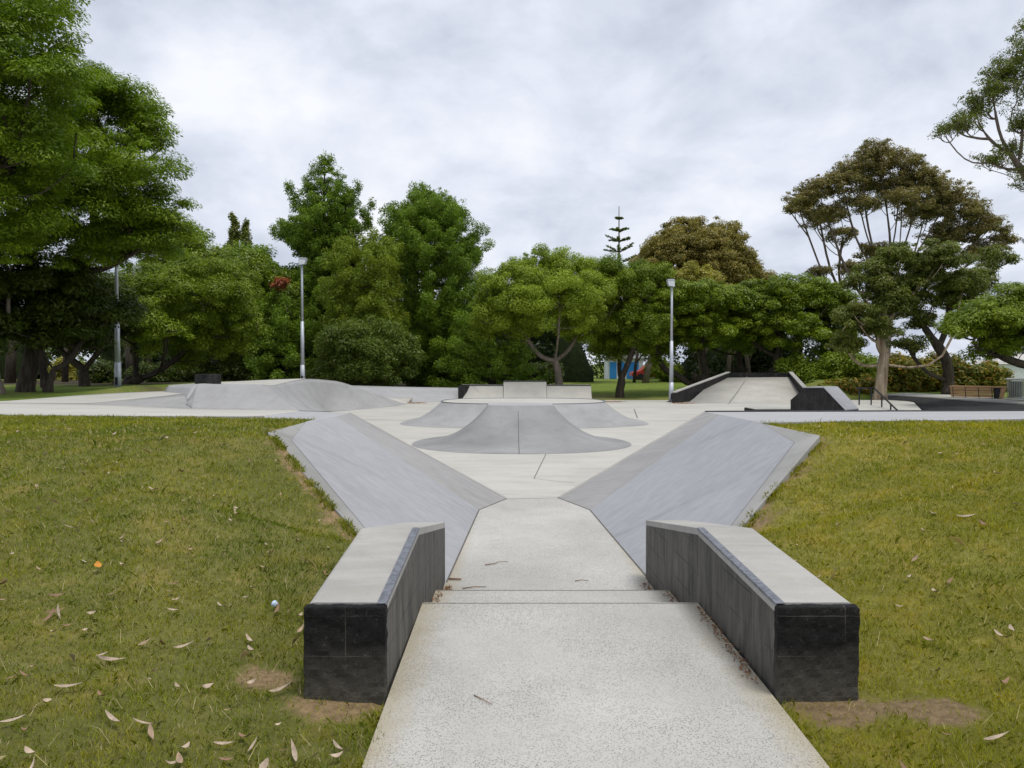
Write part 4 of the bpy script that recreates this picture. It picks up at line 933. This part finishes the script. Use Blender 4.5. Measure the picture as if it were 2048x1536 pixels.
# norfolk pine
nb = D(1238, 770, 85); t = empty('island_pine', nb, 'slender island pine with tiers of flat branches on the skyline', 'tree'); mb = MB(); mb.tube([(nb[0], nb[1], -.5), D(1238, 412, 85)], [.3, .04], 6)
cl = []
for py, w in ((437, 6), (462, 17), (482, 25), (503, 32), (525, 36)):
    c = np.array(D(1238, py, 85)); Rr = w * 85 / F
    for k in range(6):
        a = k * math.pi / 3 + py; tip = c + np.array([math.cos(a) * Rr, math.sin(a) * Rr, (.28 + rng.uniform(-.14, .2)) * Rr]); tip = c + (tip - c) * rng.uniform(.8, 1.12); mb.tube(bend(c, tip, .08, 5, 0), [.06, .05, .04, .03, .02], 4, False)
        for s in np.linspace(.3, 1, 5): cl.append((c + (tip - c) * s, (.2, .2, .09), 15))
mb.build('trunk', M_BARKE, t, smooth=True); leaves('crown', cl, L_OLIVE, t, .26, .12, .5)

# shrubs on the right
def shrub(label, blobs, d0, mat, size=.4, dens=150, L=.16, Wd=.09, py=792, name='shrub', group=None):
    px = np.mean([b_[0] for b_ in blobs]); tree(label, (px, py, d0), blobs, mat, size, dens, L, Wd, .07, .2, name=name, group=group, vert=.8, trunks=3, cat='shrub', low=-1, shell=.55, limb_n=6)
shrub('green bushy shrub right of the framed ramp', [(1640, 760, 45, 36, 0), (1690, 740, 50, 36, 0), (1600, 745, 40, 32, 1)], 44, L_MID, .5, 160)
shrub('yellow flowering low shrub behind the cut corner ledge', [(1660, 785, 30, 16, 0), (1700, 780, 34, 20, 0), (1735, 775, 26, 26, 0)], 42, L_HEDGE, .4, 150)
shrub('tall green shrub left of the peeling gum trunk', [(1720, 740, 38, 32, 0), (1745, 765, 30, 28, 0)], 46, L_MID, .5, 160)
shrub('orange tinged hedge shrub right of the peeling gum trunk', [(1800, 745, 42, 34, 0), (1840, 760, 40, 34, 0), (1790, 775, 34, 18, 0)], 44, L_HEDGE, .42, 160, .17, .10, name='hedge', group='orange tinged hedge')
shrub('middle orange tinged hedge shrub behind the forked trunk', [(1890, 745, 45, 36, 0), (1930, 760, 40, 32, 0), (1870, 772, 40, 20, 0)], 44.5, L_HEDGE, .42, 160, .17, .10, name='hedge', group='orange tinged hedge')
shrub('orange tinged hedge shrub behind the timber bench', [(1970, 750, 36, 30, 0), (1995, 772, 28, 22, 0), (1940, 775, 36, 18, 0)], 43.5, L_HEDGE, .42, 160, .17, .10, name='hedge', group='orange tinged hedge')
shrub('yellow leafed shrub seen between the left trunks', [(135, 745, 30, 26, 0), (165, 755, 24, 22, 0)], 60, L_YEL, .5, 120, .22, .12, py=775)
shrub('small yellow green shrub low behind the black block', [(278, 762, 14, 10, 0), (292, 766, 10, 8, 0)], 46, L_YEL, .3, 80, .16, .09, py=775)
shrub('pale green shrub seen under the dark limbed tree', [(1315, 735, 26, 20, 0), (1345, 745, 24, 18, 0)], 66, L_LITE, .5, 130, .2, .1, py=770)

for px_, d_, w_, lab in ((195, 40, 30, 'dark bush added for shade left of the leaning trunks by the left lamp post'), (300, 43, 36, 'dark bush added for shade behind the two rounded lobes'), (375, 45, 38, 'dark bush added for shade left above the black block'),
                        (455, 46, 40, 'dark bush added for shade right above the black block'), (525, 46, 34, 'dark bush added for shade left of the middle lamp post'), (640, 44, 30, 'dark bush added for shade just right of the middle lamp post'), (1075, 48, 34, 'dark bush added for shade behind the pale forked trunk')):
    shrub(lab, [(px_, 752, w_, 24, 0), (px_ + w_ * .6, 745, w_ * .7, 20, .6)], d_, L_DARK, .45, 170, .14, .07, py=778, name='bush', group='dark bushes added for shade')  # bushes added to darken under the trees, shade put into their leaf tone
# dark wood behind
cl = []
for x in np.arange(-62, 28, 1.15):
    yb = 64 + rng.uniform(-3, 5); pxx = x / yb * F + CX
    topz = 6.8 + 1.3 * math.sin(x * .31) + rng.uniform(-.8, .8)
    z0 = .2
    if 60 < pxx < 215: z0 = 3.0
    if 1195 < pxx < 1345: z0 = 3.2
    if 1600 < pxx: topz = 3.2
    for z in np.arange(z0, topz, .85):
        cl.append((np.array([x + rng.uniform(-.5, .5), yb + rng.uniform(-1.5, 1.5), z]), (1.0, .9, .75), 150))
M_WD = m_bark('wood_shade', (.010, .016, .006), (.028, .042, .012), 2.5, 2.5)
def mass(name, x0_, x1_, y_, h, wd, label):  # solid backing added to close sky gaps; the wood's shade is in its colour
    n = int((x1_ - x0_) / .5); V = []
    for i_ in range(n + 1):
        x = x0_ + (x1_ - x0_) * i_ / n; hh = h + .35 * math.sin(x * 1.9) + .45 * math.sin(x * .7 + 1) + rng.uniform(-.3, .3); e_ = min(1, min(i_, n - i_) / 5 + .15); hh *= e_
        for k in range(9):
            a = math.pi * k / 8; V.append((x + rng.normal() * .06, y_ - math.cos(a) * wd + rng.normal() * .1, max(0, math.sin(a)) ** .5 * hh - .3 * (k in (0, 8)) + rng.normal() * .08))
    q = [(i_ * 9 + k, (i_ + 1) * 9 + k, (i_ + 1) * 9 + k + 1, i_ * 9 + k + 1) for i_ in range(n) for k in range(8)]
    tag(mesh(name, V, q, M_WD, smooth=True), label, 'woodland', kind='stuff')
mass('wood_shade_backing', -62, -40.5, 67, 6.0, 1.8, 'solid dark backing added for shade in the wood at the far left')
mass('wood_shade_backing', -35.5, 7.0, 67, 6.2, 1.8, 'solid dark backing added for shade in the wood behind the conifers')
mass('wood_shade_backing', 14.5, 25.5, 67, 5.0, 1.8, 'solid dark backing added for shade in the wood behind the framed ramp')
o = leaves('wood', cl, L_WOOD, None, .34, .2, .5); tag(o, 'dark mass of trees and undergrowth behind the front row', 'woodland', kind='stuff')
cl = []
for x0_, x1_ in ((-52, -34), (9, 18)):
    for x in np.arange(x0_, x1_, 1.2):
        for z in np.arange(.6, 5.5, 1.0): cl.append((np.array([x + rng.uniform(-.5, .5), 84 + rng.uniform(-2, 2), z]), (1.2, .9, .8), 110))
o = leaves('hedge_mass', cl, L_OLIVE, None, .36, .2, .5); tag(o, 'paler distant bushes seen through the gaps under the trees', 'bushes', kind='stuff')
for i, (px, d_, r_) in enumerate(((20, 40, .24), (130, 44, .16), (262, 45, .2), (300, 50, .18), (1405, 58, .2), (1455, 60, .18), (1290, 62, .25), (1268, 64, .12), (1500, 57, .16))):
    b_ = D(px, 775, d_); zb_ = float(ground_z(np.array(b_[0]), np.array(b_[1]))); mb = MB(); k = rng.normal() * .4
    mb.tube([(b_[0], b_[1], zb_ - .1), (b_[0] + k * .3, b_[1], zb_ + 1.5), (b_[0] + k, b_[1], zb_ + 3.4)], [r_ * 1.2, r_, r_ * .8], 8)
    mb.tube([(b_[0] + k * .3, b_[1], zb_ + 1.5), (b_[0] + k + 1.0, b_[1], zb_ + 3.6)], [r_ * .6, r_ * .4], 6)
    lab = ['bare dark trunk at the far left under the tall trees', 'bare dark trunk right of the slim forked one', 'bare trunk just right of the left lamp post', 'bare trunk between the left lamp post and the black block',
           'dark trunk seen over the grass mound right of the right lamp post', 'dark trunk just left of the framed ramp top', 'stout grey trunk beside the blue shed', 'thin dark trunk before the blue shed', 'dark trunk above the framed ramp back wall'][i]
    tag(mb.build('bare_tree', M_BARKG if i == 6 else M_BARK, smooth=True), lab, 'bare tree', 'bare trees in the shaded wood')

# ---------------------------------------------------------------- lamp posts
def lamp(label, px, base_z, d_, top_py, side):
    x = D(px, 700, d_)[0]; zt = D(px, top_py, d_)[2]
    t = empty('lamp_post', (x, d_, base_z), label, 'lamp post', 'tall grey lamp posts')
    mb = MB(); mb.tube([(x, d_, base_z), (x, d_, base_z + 1.0)], [.125, .118], 12); mb.build('lower_pole', M_GALV, t, smooth=True)
    mb = MB(); mb.tube([(x, d_, base_z + 1.0), (x, d_, base_z + (zt - base_z) * .5)], [.105, .085], 12); mb.tube([(x, d_, base_z + (zt - base_z) * .5), (x, d_, zt - .1)], [.07, .05], 12); mb.build('pole', M_GALV, t, smooth=True)
    mb = MB(); mb.box((x, d_, base_z + .01), (.42, .42, .05)); mb.box((x, d_ - .12, base_z + .28), (.10, .02, .30)); mb.build('base_plate', M_DSTEEL, t)
    mb = MB(); mb.box((x - side * .08, d_ - .05, zt - .02), (.34, .42, .09)); mb.box((x - side * .02, d_, zt - .14), (.12, .12, .16)); h = mb.build('lamp_head', M_GALV, t)
    mb = MB(); V = [(x - side * .26, d_ - .25, zt - .07), (x + side * .09, d_ - .25, zt - .07), (x + side * .09, d_ - .30, zt - .36), (x - side * .20, d_ - .30, zt - .32), (x - side * .26, d_ + .1, zt - .07), (x + side * .09, d_ + .1, zt - .07), (x + side * .09, d_ - .0, zt - .36), (x - side * .20, d_ - .0, zt - .32)]
    mb.add(V, [(3, 2, 1, 0), (4, 5, 6, 7), (0, 1, 5, 4), (1, 2, 6, 5), (2, 3, 7, 6), (3, 0, 4, 7)]); mb.build('floodlight', M_GLASS, t); return t
lamp('grey lamp post rising in front of the dark trees, left of the black block', 235, .66, 30, 470, 1)
lamp('grey lamp post behind the rounded hump', 605, .55, 40, 517, -1)
lamp('grey lamp post standing on the floor left of the framed ramp', 1343, -.34, 39.3, 560, 1)
lamp('lamp post at the right edge with only its floodlight in view', 2056, -.3, 33, 478, 1)

# ---------------------------------------------------------------- bench and bin
bx0 = D(1900, 792, 36.5); bx1 = D(2006, 797, 35.0); zb = 0.03
t = empty('park_bench', ((bx0[0] + bx1[0]) / 2, 35.8, zb), 'timber slatted bench seen from behind with a dark open end', 'bench')
v0 = np.array(bx0); v1 = np.array(bx1); v0[2] = v1[2] = zb; dv = v1 - v0; Lb = np.linalg.norm(dv); dvn = dv / Lb; nrm = np.array([dvn[1], -dvn[0], 0]);
def bp(s, h, o_): return tuple(v0 + dv * s + np.array([0, 0, h]) - nrm * o_)
mb = MB()
for h0, h1 in ((.03, .17), (.19, .33), (.35, .48)):
    s0, s1 = .02 - h0 * .03, .82
    P = [bp(s0, h0, 0), bp(s1, h0, 0), bp(s1, h1, .0), bp(s0 - .01, h1, .0), bp(s0, h0, .05), bp(s1, h0, .05), bp(s1, h1, .05), bp(s0 - .01, h1, .05)]
    mb.add(P, [(0, 1, 2, 3), (7, 6, 5, 4), (0, 4, 5, 1), (1, 5, 6, 2), (2, 6, 7, 3), (3, 7, 4, 0)])
mb.build('back_slats', M_WOOD, t)
mb = MB(); P = [bp(-.02, .485, -.03), bp(1.02, .485, -.03), bp(1.02, .485, .55), bp(-.02, .485, .55)]; P += [(p[0], p[1], p[2] + .055) for p in P]
mb.add(P, [(3, 2, 1, 0), (4, 5, 6, 7), (0, 1, 5, 4), (1, 2, 6, 5), (2, 3, 7, 6), (3, 0, 4, 7)]); mb.build('seat', M_WOOD, t)
mb = MB(); P = [bp(.93, .0, -.0), bp(.97, .0, -.0), bp(1.01, .48, -.0), bp(.96, .48, -.0)]; P += [tuple(np.array(p) - nrm * .5) for p in P]
mb.add(P, [(0, 1, 2, 3), (7, 6, 5, 4), (0, 4, 5, 1), (1, 5, 6, 2), (2, 6, 7, 3), (3, 7, 4, 0)]); mb.build('end_panel', M_WOOD, t)
mb = MB(); P = [bp(.82, .0, .10), bp(.93, .0, .10), bp(.96, .48, .10), bp(.82, .48, .10)]; P += [tuple(np.array(p) - nrm * .3) for p in P]
mb.add(P, [(0, 1, 2, 3), (7, 6, 5, 4), (0, 4, 5, 1), (1, 5, 6, 2), (2, 6, 7, 3), (3, 7, 4, 0)]); mb.build('recess_panel', M_DSTEEL, t)
for s in (.06, .30, .55, .80):
    mb = MB(); P = [bp(s, .0, -.015), bp(s + .012, .0, -.015), bp(s - .005, .50, -.015), bp(s - .017, .50, -.015)]; P += [tuple(np.array(p) - nrm * .013) for p in P]
    mb.add(P, [(0, 1, 2, 3), (7, 6, 5, 4), (0, 4, 5, 1), (1, 5, 6, 2), (2, 6, 7, 3), (3, 7, 4, 0)]); mb.build('bracket', M_DSTEEL, t)
bx = D(2031, 797, 35.6); bz = .02; t = empty('litter_bin', (bx[0], bx[1], bz), 'round bin of pale vertical bars with a wide rim at the right edge', 'litter bin')
M_PALE = m_simple('pale_painted_metal', (.52, .54, .50), .5, .1)
mb = MB()
for k in range(22):
    a = 2 * math.pi * k / 22; mb.tube([(bx[0] + .31 * math.cos(a), bx[1] + .31 * math.sin(a), bz + .06), (bx[0] + .33 * math.cos(a), bx[1] + .33 * math.sin(a), bz + .84)], .013, 4)
mb.build('bars', M_PALE, t)
mb = MB(); mb.tube([(bx[0], bx[1], bz + .08), (bx[0], bx[1], bz + .78)], .26, 20); mb.build('liner', m_simple('bin_liner', (.20, .22, .20), .6), t)
mb = MB(); mb.tube([(bx[0], bx[1], bz + .83), (bx[0], bx[1], bz + .85), (bx[0], bx[1], bz + .90), (bx[0], bx[1], bz + .93)], [.34, .40, .40, .34], 24); mb.build('rim', M_PALE, t)
mb = MB(); mb.tube([(bx[0], bx[1], bz), (bx[0], bx[1], bz + .07)], .33, 24); mb.build('base', M_PALE, t)

# ---------------------------------------------------------------- far buildings and cars seen through gaps
M_BLUE = m_simple('blue_cladding', (.04, .25, .62), .5); M_WHITE = m_simple('white_paint', (.68, .70, .72), .6); M_REDC = m_simple('red_car_paint', (.42, .05, .04), .3); M_ROOF = m_simple('pale_roof', (.50, .48, .45), .7)
M_WIN = m_simple('dark_glass', (.04, .05, .06), .15)
c0 = D(1252, 770, 78); t = empty('shed', (c0[0], 78, 0), 'blue and white shed glimpsed under the trees left of the right lamp post', 'shed')
mb = MB(); mb.box((c0[0], 80, 1.0), (3.6, 3, 2.3)); mb.build('wall', M_WHITE, t)
for k, (u, wv) in enumerate(((-1.25, .7), (-.35, .5), (.75, 1.2))): mb = MB(); mb.box((c0[0] + u, 78.47, .95), (wv, .05, 1.7)); mb.build('blue_panel', M_BLUE, t)
mb = MB(); mb.add([(c0[0] - 2, 78.2, 2.15), (c0[0] + 2, 78.2, 2.15), (c0[0] + 2, 81.8, 2.5), (c0[0] - 2, 81.8, 2.5), (c0[0] - 2, 78.2, 2.25), (c0[0] + 2, 78.2, 2.25), (c0[0] + 2, 81.8, 2.6), (c0[0] - 2, 81.8, 2.6)],
                  [(3, 2, 1, 0), (4, 5, 6, 7), (0, 1, 5, 4), (1, 2, 6, 5), (2, 3, 7, 6), (3, 0, 4, 7)]); mb.build('roof', M_ROOF, t)
def car(px, d_, col, label, ang=0.):
    c = D(px, 775, d_); gz = float(ground_z(np.array(c[0]), np.array(c[1]))); t = empty('parked_car', (c[0], c[1], gz), label, 'car', 'cars parked beyond the trees')
    prof = [(-2.1, .35), (-2.1, .75), (-1.3, .92), (-.7, 1.42), (.7, 1.45), (1.5, .98), (2.1, .85), (2.15, .35)]
    V = [(c[0] + a, c[1] - .85, gz + h) for a, h in prof] + [(c[0] + a, c[1] + .85, gz + h) for a, h in prof]; n = 8
    bevel(mesh('body', V, [tuple(range(n)), tuple(reversed(range(n, 2 * n)))] + [(i, i + n, (i + 1) % n + n, (i + 1) % n) for i in range(n)], col, t), .06)
    mb = MB(); mb.add([(c[0] - 1.1, c[1] - .86, gz + .95), (c[0] + 1.3, c[1] - .86, gz + .98), (c[0] + .65, c[1] - .86, gz + 1.36), (c[0] - .65, c[1] - .86, gz + 1.34)], [(0, 1, 2, 3)]); mb.build('window', M_WIN, t)
    for s in (-1.3, 1.35):
        for sy in (-1, 1): mb = MB(); mb.tube([(c[0] + s, c[1] + sy * .72, gz + .32), (c[0] + s, c[1] + sy * .9, gz + .32)], .32, 14); mb.build('wheel', M_DSTEEL, t)
car(1305, 74, M_REDC, 'red car partly hidden between the trunks right of the blue shed'); car(1375, 76, M_WHITE, 'white car partly hidden behind the trunks right of the right lamp post')
c0 = D(2022, 745, 70); t = empty('house', (c0[0], 70, 0), 'pale house with a cream gable behind the hedge at the right edge', 'house')
hx = c0[0]; mb = MB(); mb.box((hx + 2.2, 72, .9), (6.5, 4, 1.8)); mb.build('wall', M_WHITE, t)
mb = MB(); mb.add([(hx - 1.4, 69.8, 1.6), (hx + 5.8, 69.8, 1.6), (hx + 5.2, 72, 2.6), (hx + .2, 72, 2.6), (hx - 1.4, 74.2, 1.6), (hx + 5.8, 74.2, 1.6)], [(0, 1, 2, 3), (3, 2, 5, 4), (0, 3, 4), (1, 5, 2), (0, 4, 5, 1)]); mb.build('roof', M_ROOF, t)

# ---------------------------------------------------------------- litter on the lawns and the path
def leaf_mesh(name, L, Wd, curl, twist, mat):
    V = []; n = 7
    for i in range(n):
        s = i / (n - 1); w = Wd * math.sin(math.pi * min(.98, s * .92 + .05)) ** .8 / 2; y = (s - .5) * L; z = curl * (2 * s - 1) ** 2 + .012
        tw = twist * (s - .5); V += [(-w * math.cos(tw), y, z - w * math.sin(tw) + w * .35), (0, y, z), (w * math.cos(tw), y, z + w * math.sin(tw) + w * .35)]
    Fc = []
    for i in range(n - 1): a = i * 3; Fc += [(a, a + 1, a + 4, a + 3), (a + 1, a + 2, a + 5, a + 4)]
    me = bpy.data.meshes.new(name); me.from_pydata(V, [], Fc); me.update(); me.materials.append(mat)
    for p in me.polygons: p.use_smooth = True
    return me
ML = [m_simple('dry_leaf_tan', (.34, .24, .16), .7, 0, .35, 20), m_simple('dry_leaf_brown', (.24, .145, .09), .7, 0, .3, 20), m_simple('dry_leaf_pale', (.42, .33, .245), .7, 0, .35, 20)]
kinds = [(leaf_mesh('dry_leaf', .075, .024, .012, 1.1, ML[0]), 'tan'), (leaf_mesh('dry_leaf', .11, .022, .02, .8, ML[1]), 'brown'), (leaf_mesh('dry_leaf', .06, .030, .015, .5, ML[2]), 'pale'), (leaf_mesh('dry_leaf', .14, .020, .018, 1.6, ML[2]), 'long pale')]
def lay(side, x_off, y):
    x, z = lawn_pt(side, np.array([x_off]), np.array([y])); return float(x[0]), float(z[0])
cnt = 0
for side, N_, sn in ((-1, 185, 'left'), (1, 65, 'right')):
    k = 0
    while k < N_:
        y = 2.4 + 8.2 * rng.random() ** 1.25; off = rng.random() * (y * .7)
        x, z = lay(side, off, y)
        if abs(x) > y * .68 or (3.5 < y < 6.9 and off < .35) or off < .1: continue
        m, kn = kinds[rng.integers(0, 4)]
        o = bpy.data.objects.new('dry_leaf', m); COL.objects.link(o); o.location = (x, y, z + .022); o.rotation_euler = (rng.normal() * .3, rng.normal() * .3, rng.random() * 6.28)
        s = rng.uniform(.45, 1.1); o.scale = (s, s, s)
        zone = ['in the nearest grass', 'beside the block wall', 'halfway up the lawn', 'near the grass crest'][0 if y < 3.5 else 1 if y < 5.2 else 2 if y < 8 else 3]
        far_ = 'close to the concrete' if off < 1.5 else 'well away from the concrete'; sz = 'small' if s < .58 else 'middling' if s < .78 else 'large'
        tag(o, f'{sz} {kn} dry leaf {zone}, {sn} lawn, {far_}', 'leaf', f'{kn} dry leaves on the {sn} lawn'); k += 1
def at_lawn(side, px, py):
    # intersect the view ray with the lawn by marching
    r = ray(px, py)
    for k in np.arange(2, 14, .01):
        p = np.array([0, 0, EYE]) + r * k / r[1]
        xp, fp = (LX if side < 0 else RX); off = side * (p[0] - np.interp(p[1], xp, fp)); _, z = lawn_pt(side, np.array([max(off, 0)]), np.array([p[1]]))
        if p[2] <= z[0]: return (p[0], p[1], float(z[0]))
p = at_lawn(-1, 195, 1147); me = leaf_mesh('orange_leaf', .06, .045, .014, .4, m_simple('orange_leaf', (.55, .24, .03), .6)); o = bpy.data.objects.new('orange_leaf', me); COL.objects.link(o); o.location = (p[0], p[1], p[2] + .04); o.rotation_euler = (.5, .1, .6)
tag(o, 'single bright orange leaf lying on the left lawn', 'leaf')
p = at_lawn(-1, 549, 1223); V = []; 
for i in range(5):
    for j in range(6): a = 2 * math.pi * j / 6; r_ = .022 * math.sin(math.pi * (i + .5) / 5) * rng.uniform(.7, 1.25); V.append((p[0] + r_ * math.cos(a), p[1] + r_ * math.sin(a), p[2] + .05 - .02 * math.cos(math.pi * (i + .5) / 5)))
Fc = [(i * 6 + j, i * 6 + (j + 1) % 6, (i + 1) * 6 + (j + 1) % 6, (i + 1) * 6 + j) for i in range(4) for j in range(6)] + [tuple(range(5, -1, -1)), tuple(range(24, 30))]
tag(mesh('paper_scrap', V, Fc, m_simple('pale_blue_paper', (.55, .66, .82), .6)), 'crumpled pale blue scrap of paper on the left lawn', 'litter')
def twig(pts, r_, label, name='twig'):
    mb = MB(); mb.tube(pts, [r_, r_ * .8] + [r_ * .5] * (len(pts) - 2), 5); tag(mb.build(name, ML[1], smooth=True), label, 'twig')
a = PZ(970, 1131, Z3); twig([(a[0], a[1], Z3 + .006), (a[0] + .09, a[1] + .03, Z3 + .012), (a[0] + .13, a[1] + .12, Z3 + .008), (a[0] + .22, a[1] + .12, Z3 + .006)], .005, 'curved dark twig on the lower path')
a = PZ(925, 1178, Z3); twig([(a[0], a[1], Z3 + .006), (a[0] + .10, a[1] + .03, Z3 + .012), (a[0] + .20, a[1] + .05, Z3 + .006)], .005, 'straight thin twig on the lower path near the left wall')
a = PZ(898, 1160, Z3); twig([(a[0], a[1], Z3 + .012), (a[0] + .11, a[1] - .02, Z3 + .014)], .009, 'short thick brown stick at the far foot of the left wall')
a = PZ(948, 1392, 0); twig([(a[0], a[1], .005), (a[0] + .04, a[1] - .05, .008), (a[0] + .09, a[1] - .10, .005)], .003, 'thin pale stem lying on the near path')
a = PZ(1150, 1163, Z3); twig([(a[0], a[1], Z3 + .005), (a[0] + .06, a[1] + .02, Z3 + .01), (a[0] + .12, a[1] + .01, Z3 + .005)], .004, 'small twig on the lower path before the steps on the right')
def litter(name, pts, n, spread, mat, size, label, z):
    P = []; pts = [np.array(p_) for p_ in pts]
    for _ in range(n):
        i = rng.integers(0, len(pts) - 1); s = rng.random(); p_ = pts[i] * (1 - s) + pts[i + 1] * s; P.append(p_[:2] + rng.normal(size=2) * spread)
    P = np.array(P); V = []; Fc = []
    for (x, y) in P:
        a = rng.random() * 6.28; l = size * rng.uniform(.5, 1.4); w = l * .35; tz = z + .004 + rng.random() * .012; ca, sa = math.cos(a), math.sin(a); k = len(V)
        V += [(x - ca * l, y - sa * l, tz), (x + sa * w, y - ca * w, tz + rng.random() * .012), (x + ca * l, y + sa * l, tz + rng.random() * .02), (x - sa * w, y + ca * w, tz)]; Fc.append((k, k + 1, k + 2, k + 3))
    tag(mesh(name, V, Fc, mat), label, 'leaf litter', kind='stuff')
M_LIT = m_simple('red_brown_litter', (.20, .10, .05), .8, 0, .4, 40)
litter('leaf_litter', [(-.55, 6.05), (-.55, 6.6)], 130, .022, M_LIT, .014, 'brown leaf litter at the foot of the left wall by the steps', Z3)
litter('leaf_litter', [(1.19, 6.05), (1.17, 6.7)], 130, .022, M_LIT, .014, 'brown leaf litter at the foot of the right wall by the steps', Z3)
litter('leaf_litter', [(1.21, 5.2), (1.20, 5.9)], 90, .02, M_LIT, .012, 'brown crumbs of leaf on the step against the right wall', Z2)
litter('leaf_litter', [(-.56, 5.2), (-.56, 5.9)], 90, .02, M_LIT, .012, 'brown crumbs of leaf on the step against the left wall', Z2)
litter('leaf_litter', [(1.22, 3.8), (1.215, 5.0)], 160, .018, M_LIT, .012, 'line of leaf crumbs on the near path against the right wall', 0.)
M_LIT2 = m_simple('orange_litter', (.36, .20, .10), .8, 0, .4, 10)
for px0, px1, py, n, lab in ((790, 845, 806, 260, 'drift of orange leaves at the foot of the low back bank'), (632, 655, 819.5, 120, 'small drift of orange leaves at the foot of the hump'), (1352, 1385, 806.5, 200, 'drift of orange leaves at the left foot of the framed ramp'), (1195, 1240, 803.5, 160, 'thin scatter of leaves below the grass mound')):
    a = PZ(px0, py, Z3); b_ = PZ(px1, py, Z3); litter('leaf_litter', [a[:2], b_[:2]], n, .22, M_LIT2, .09, lab, Z3)
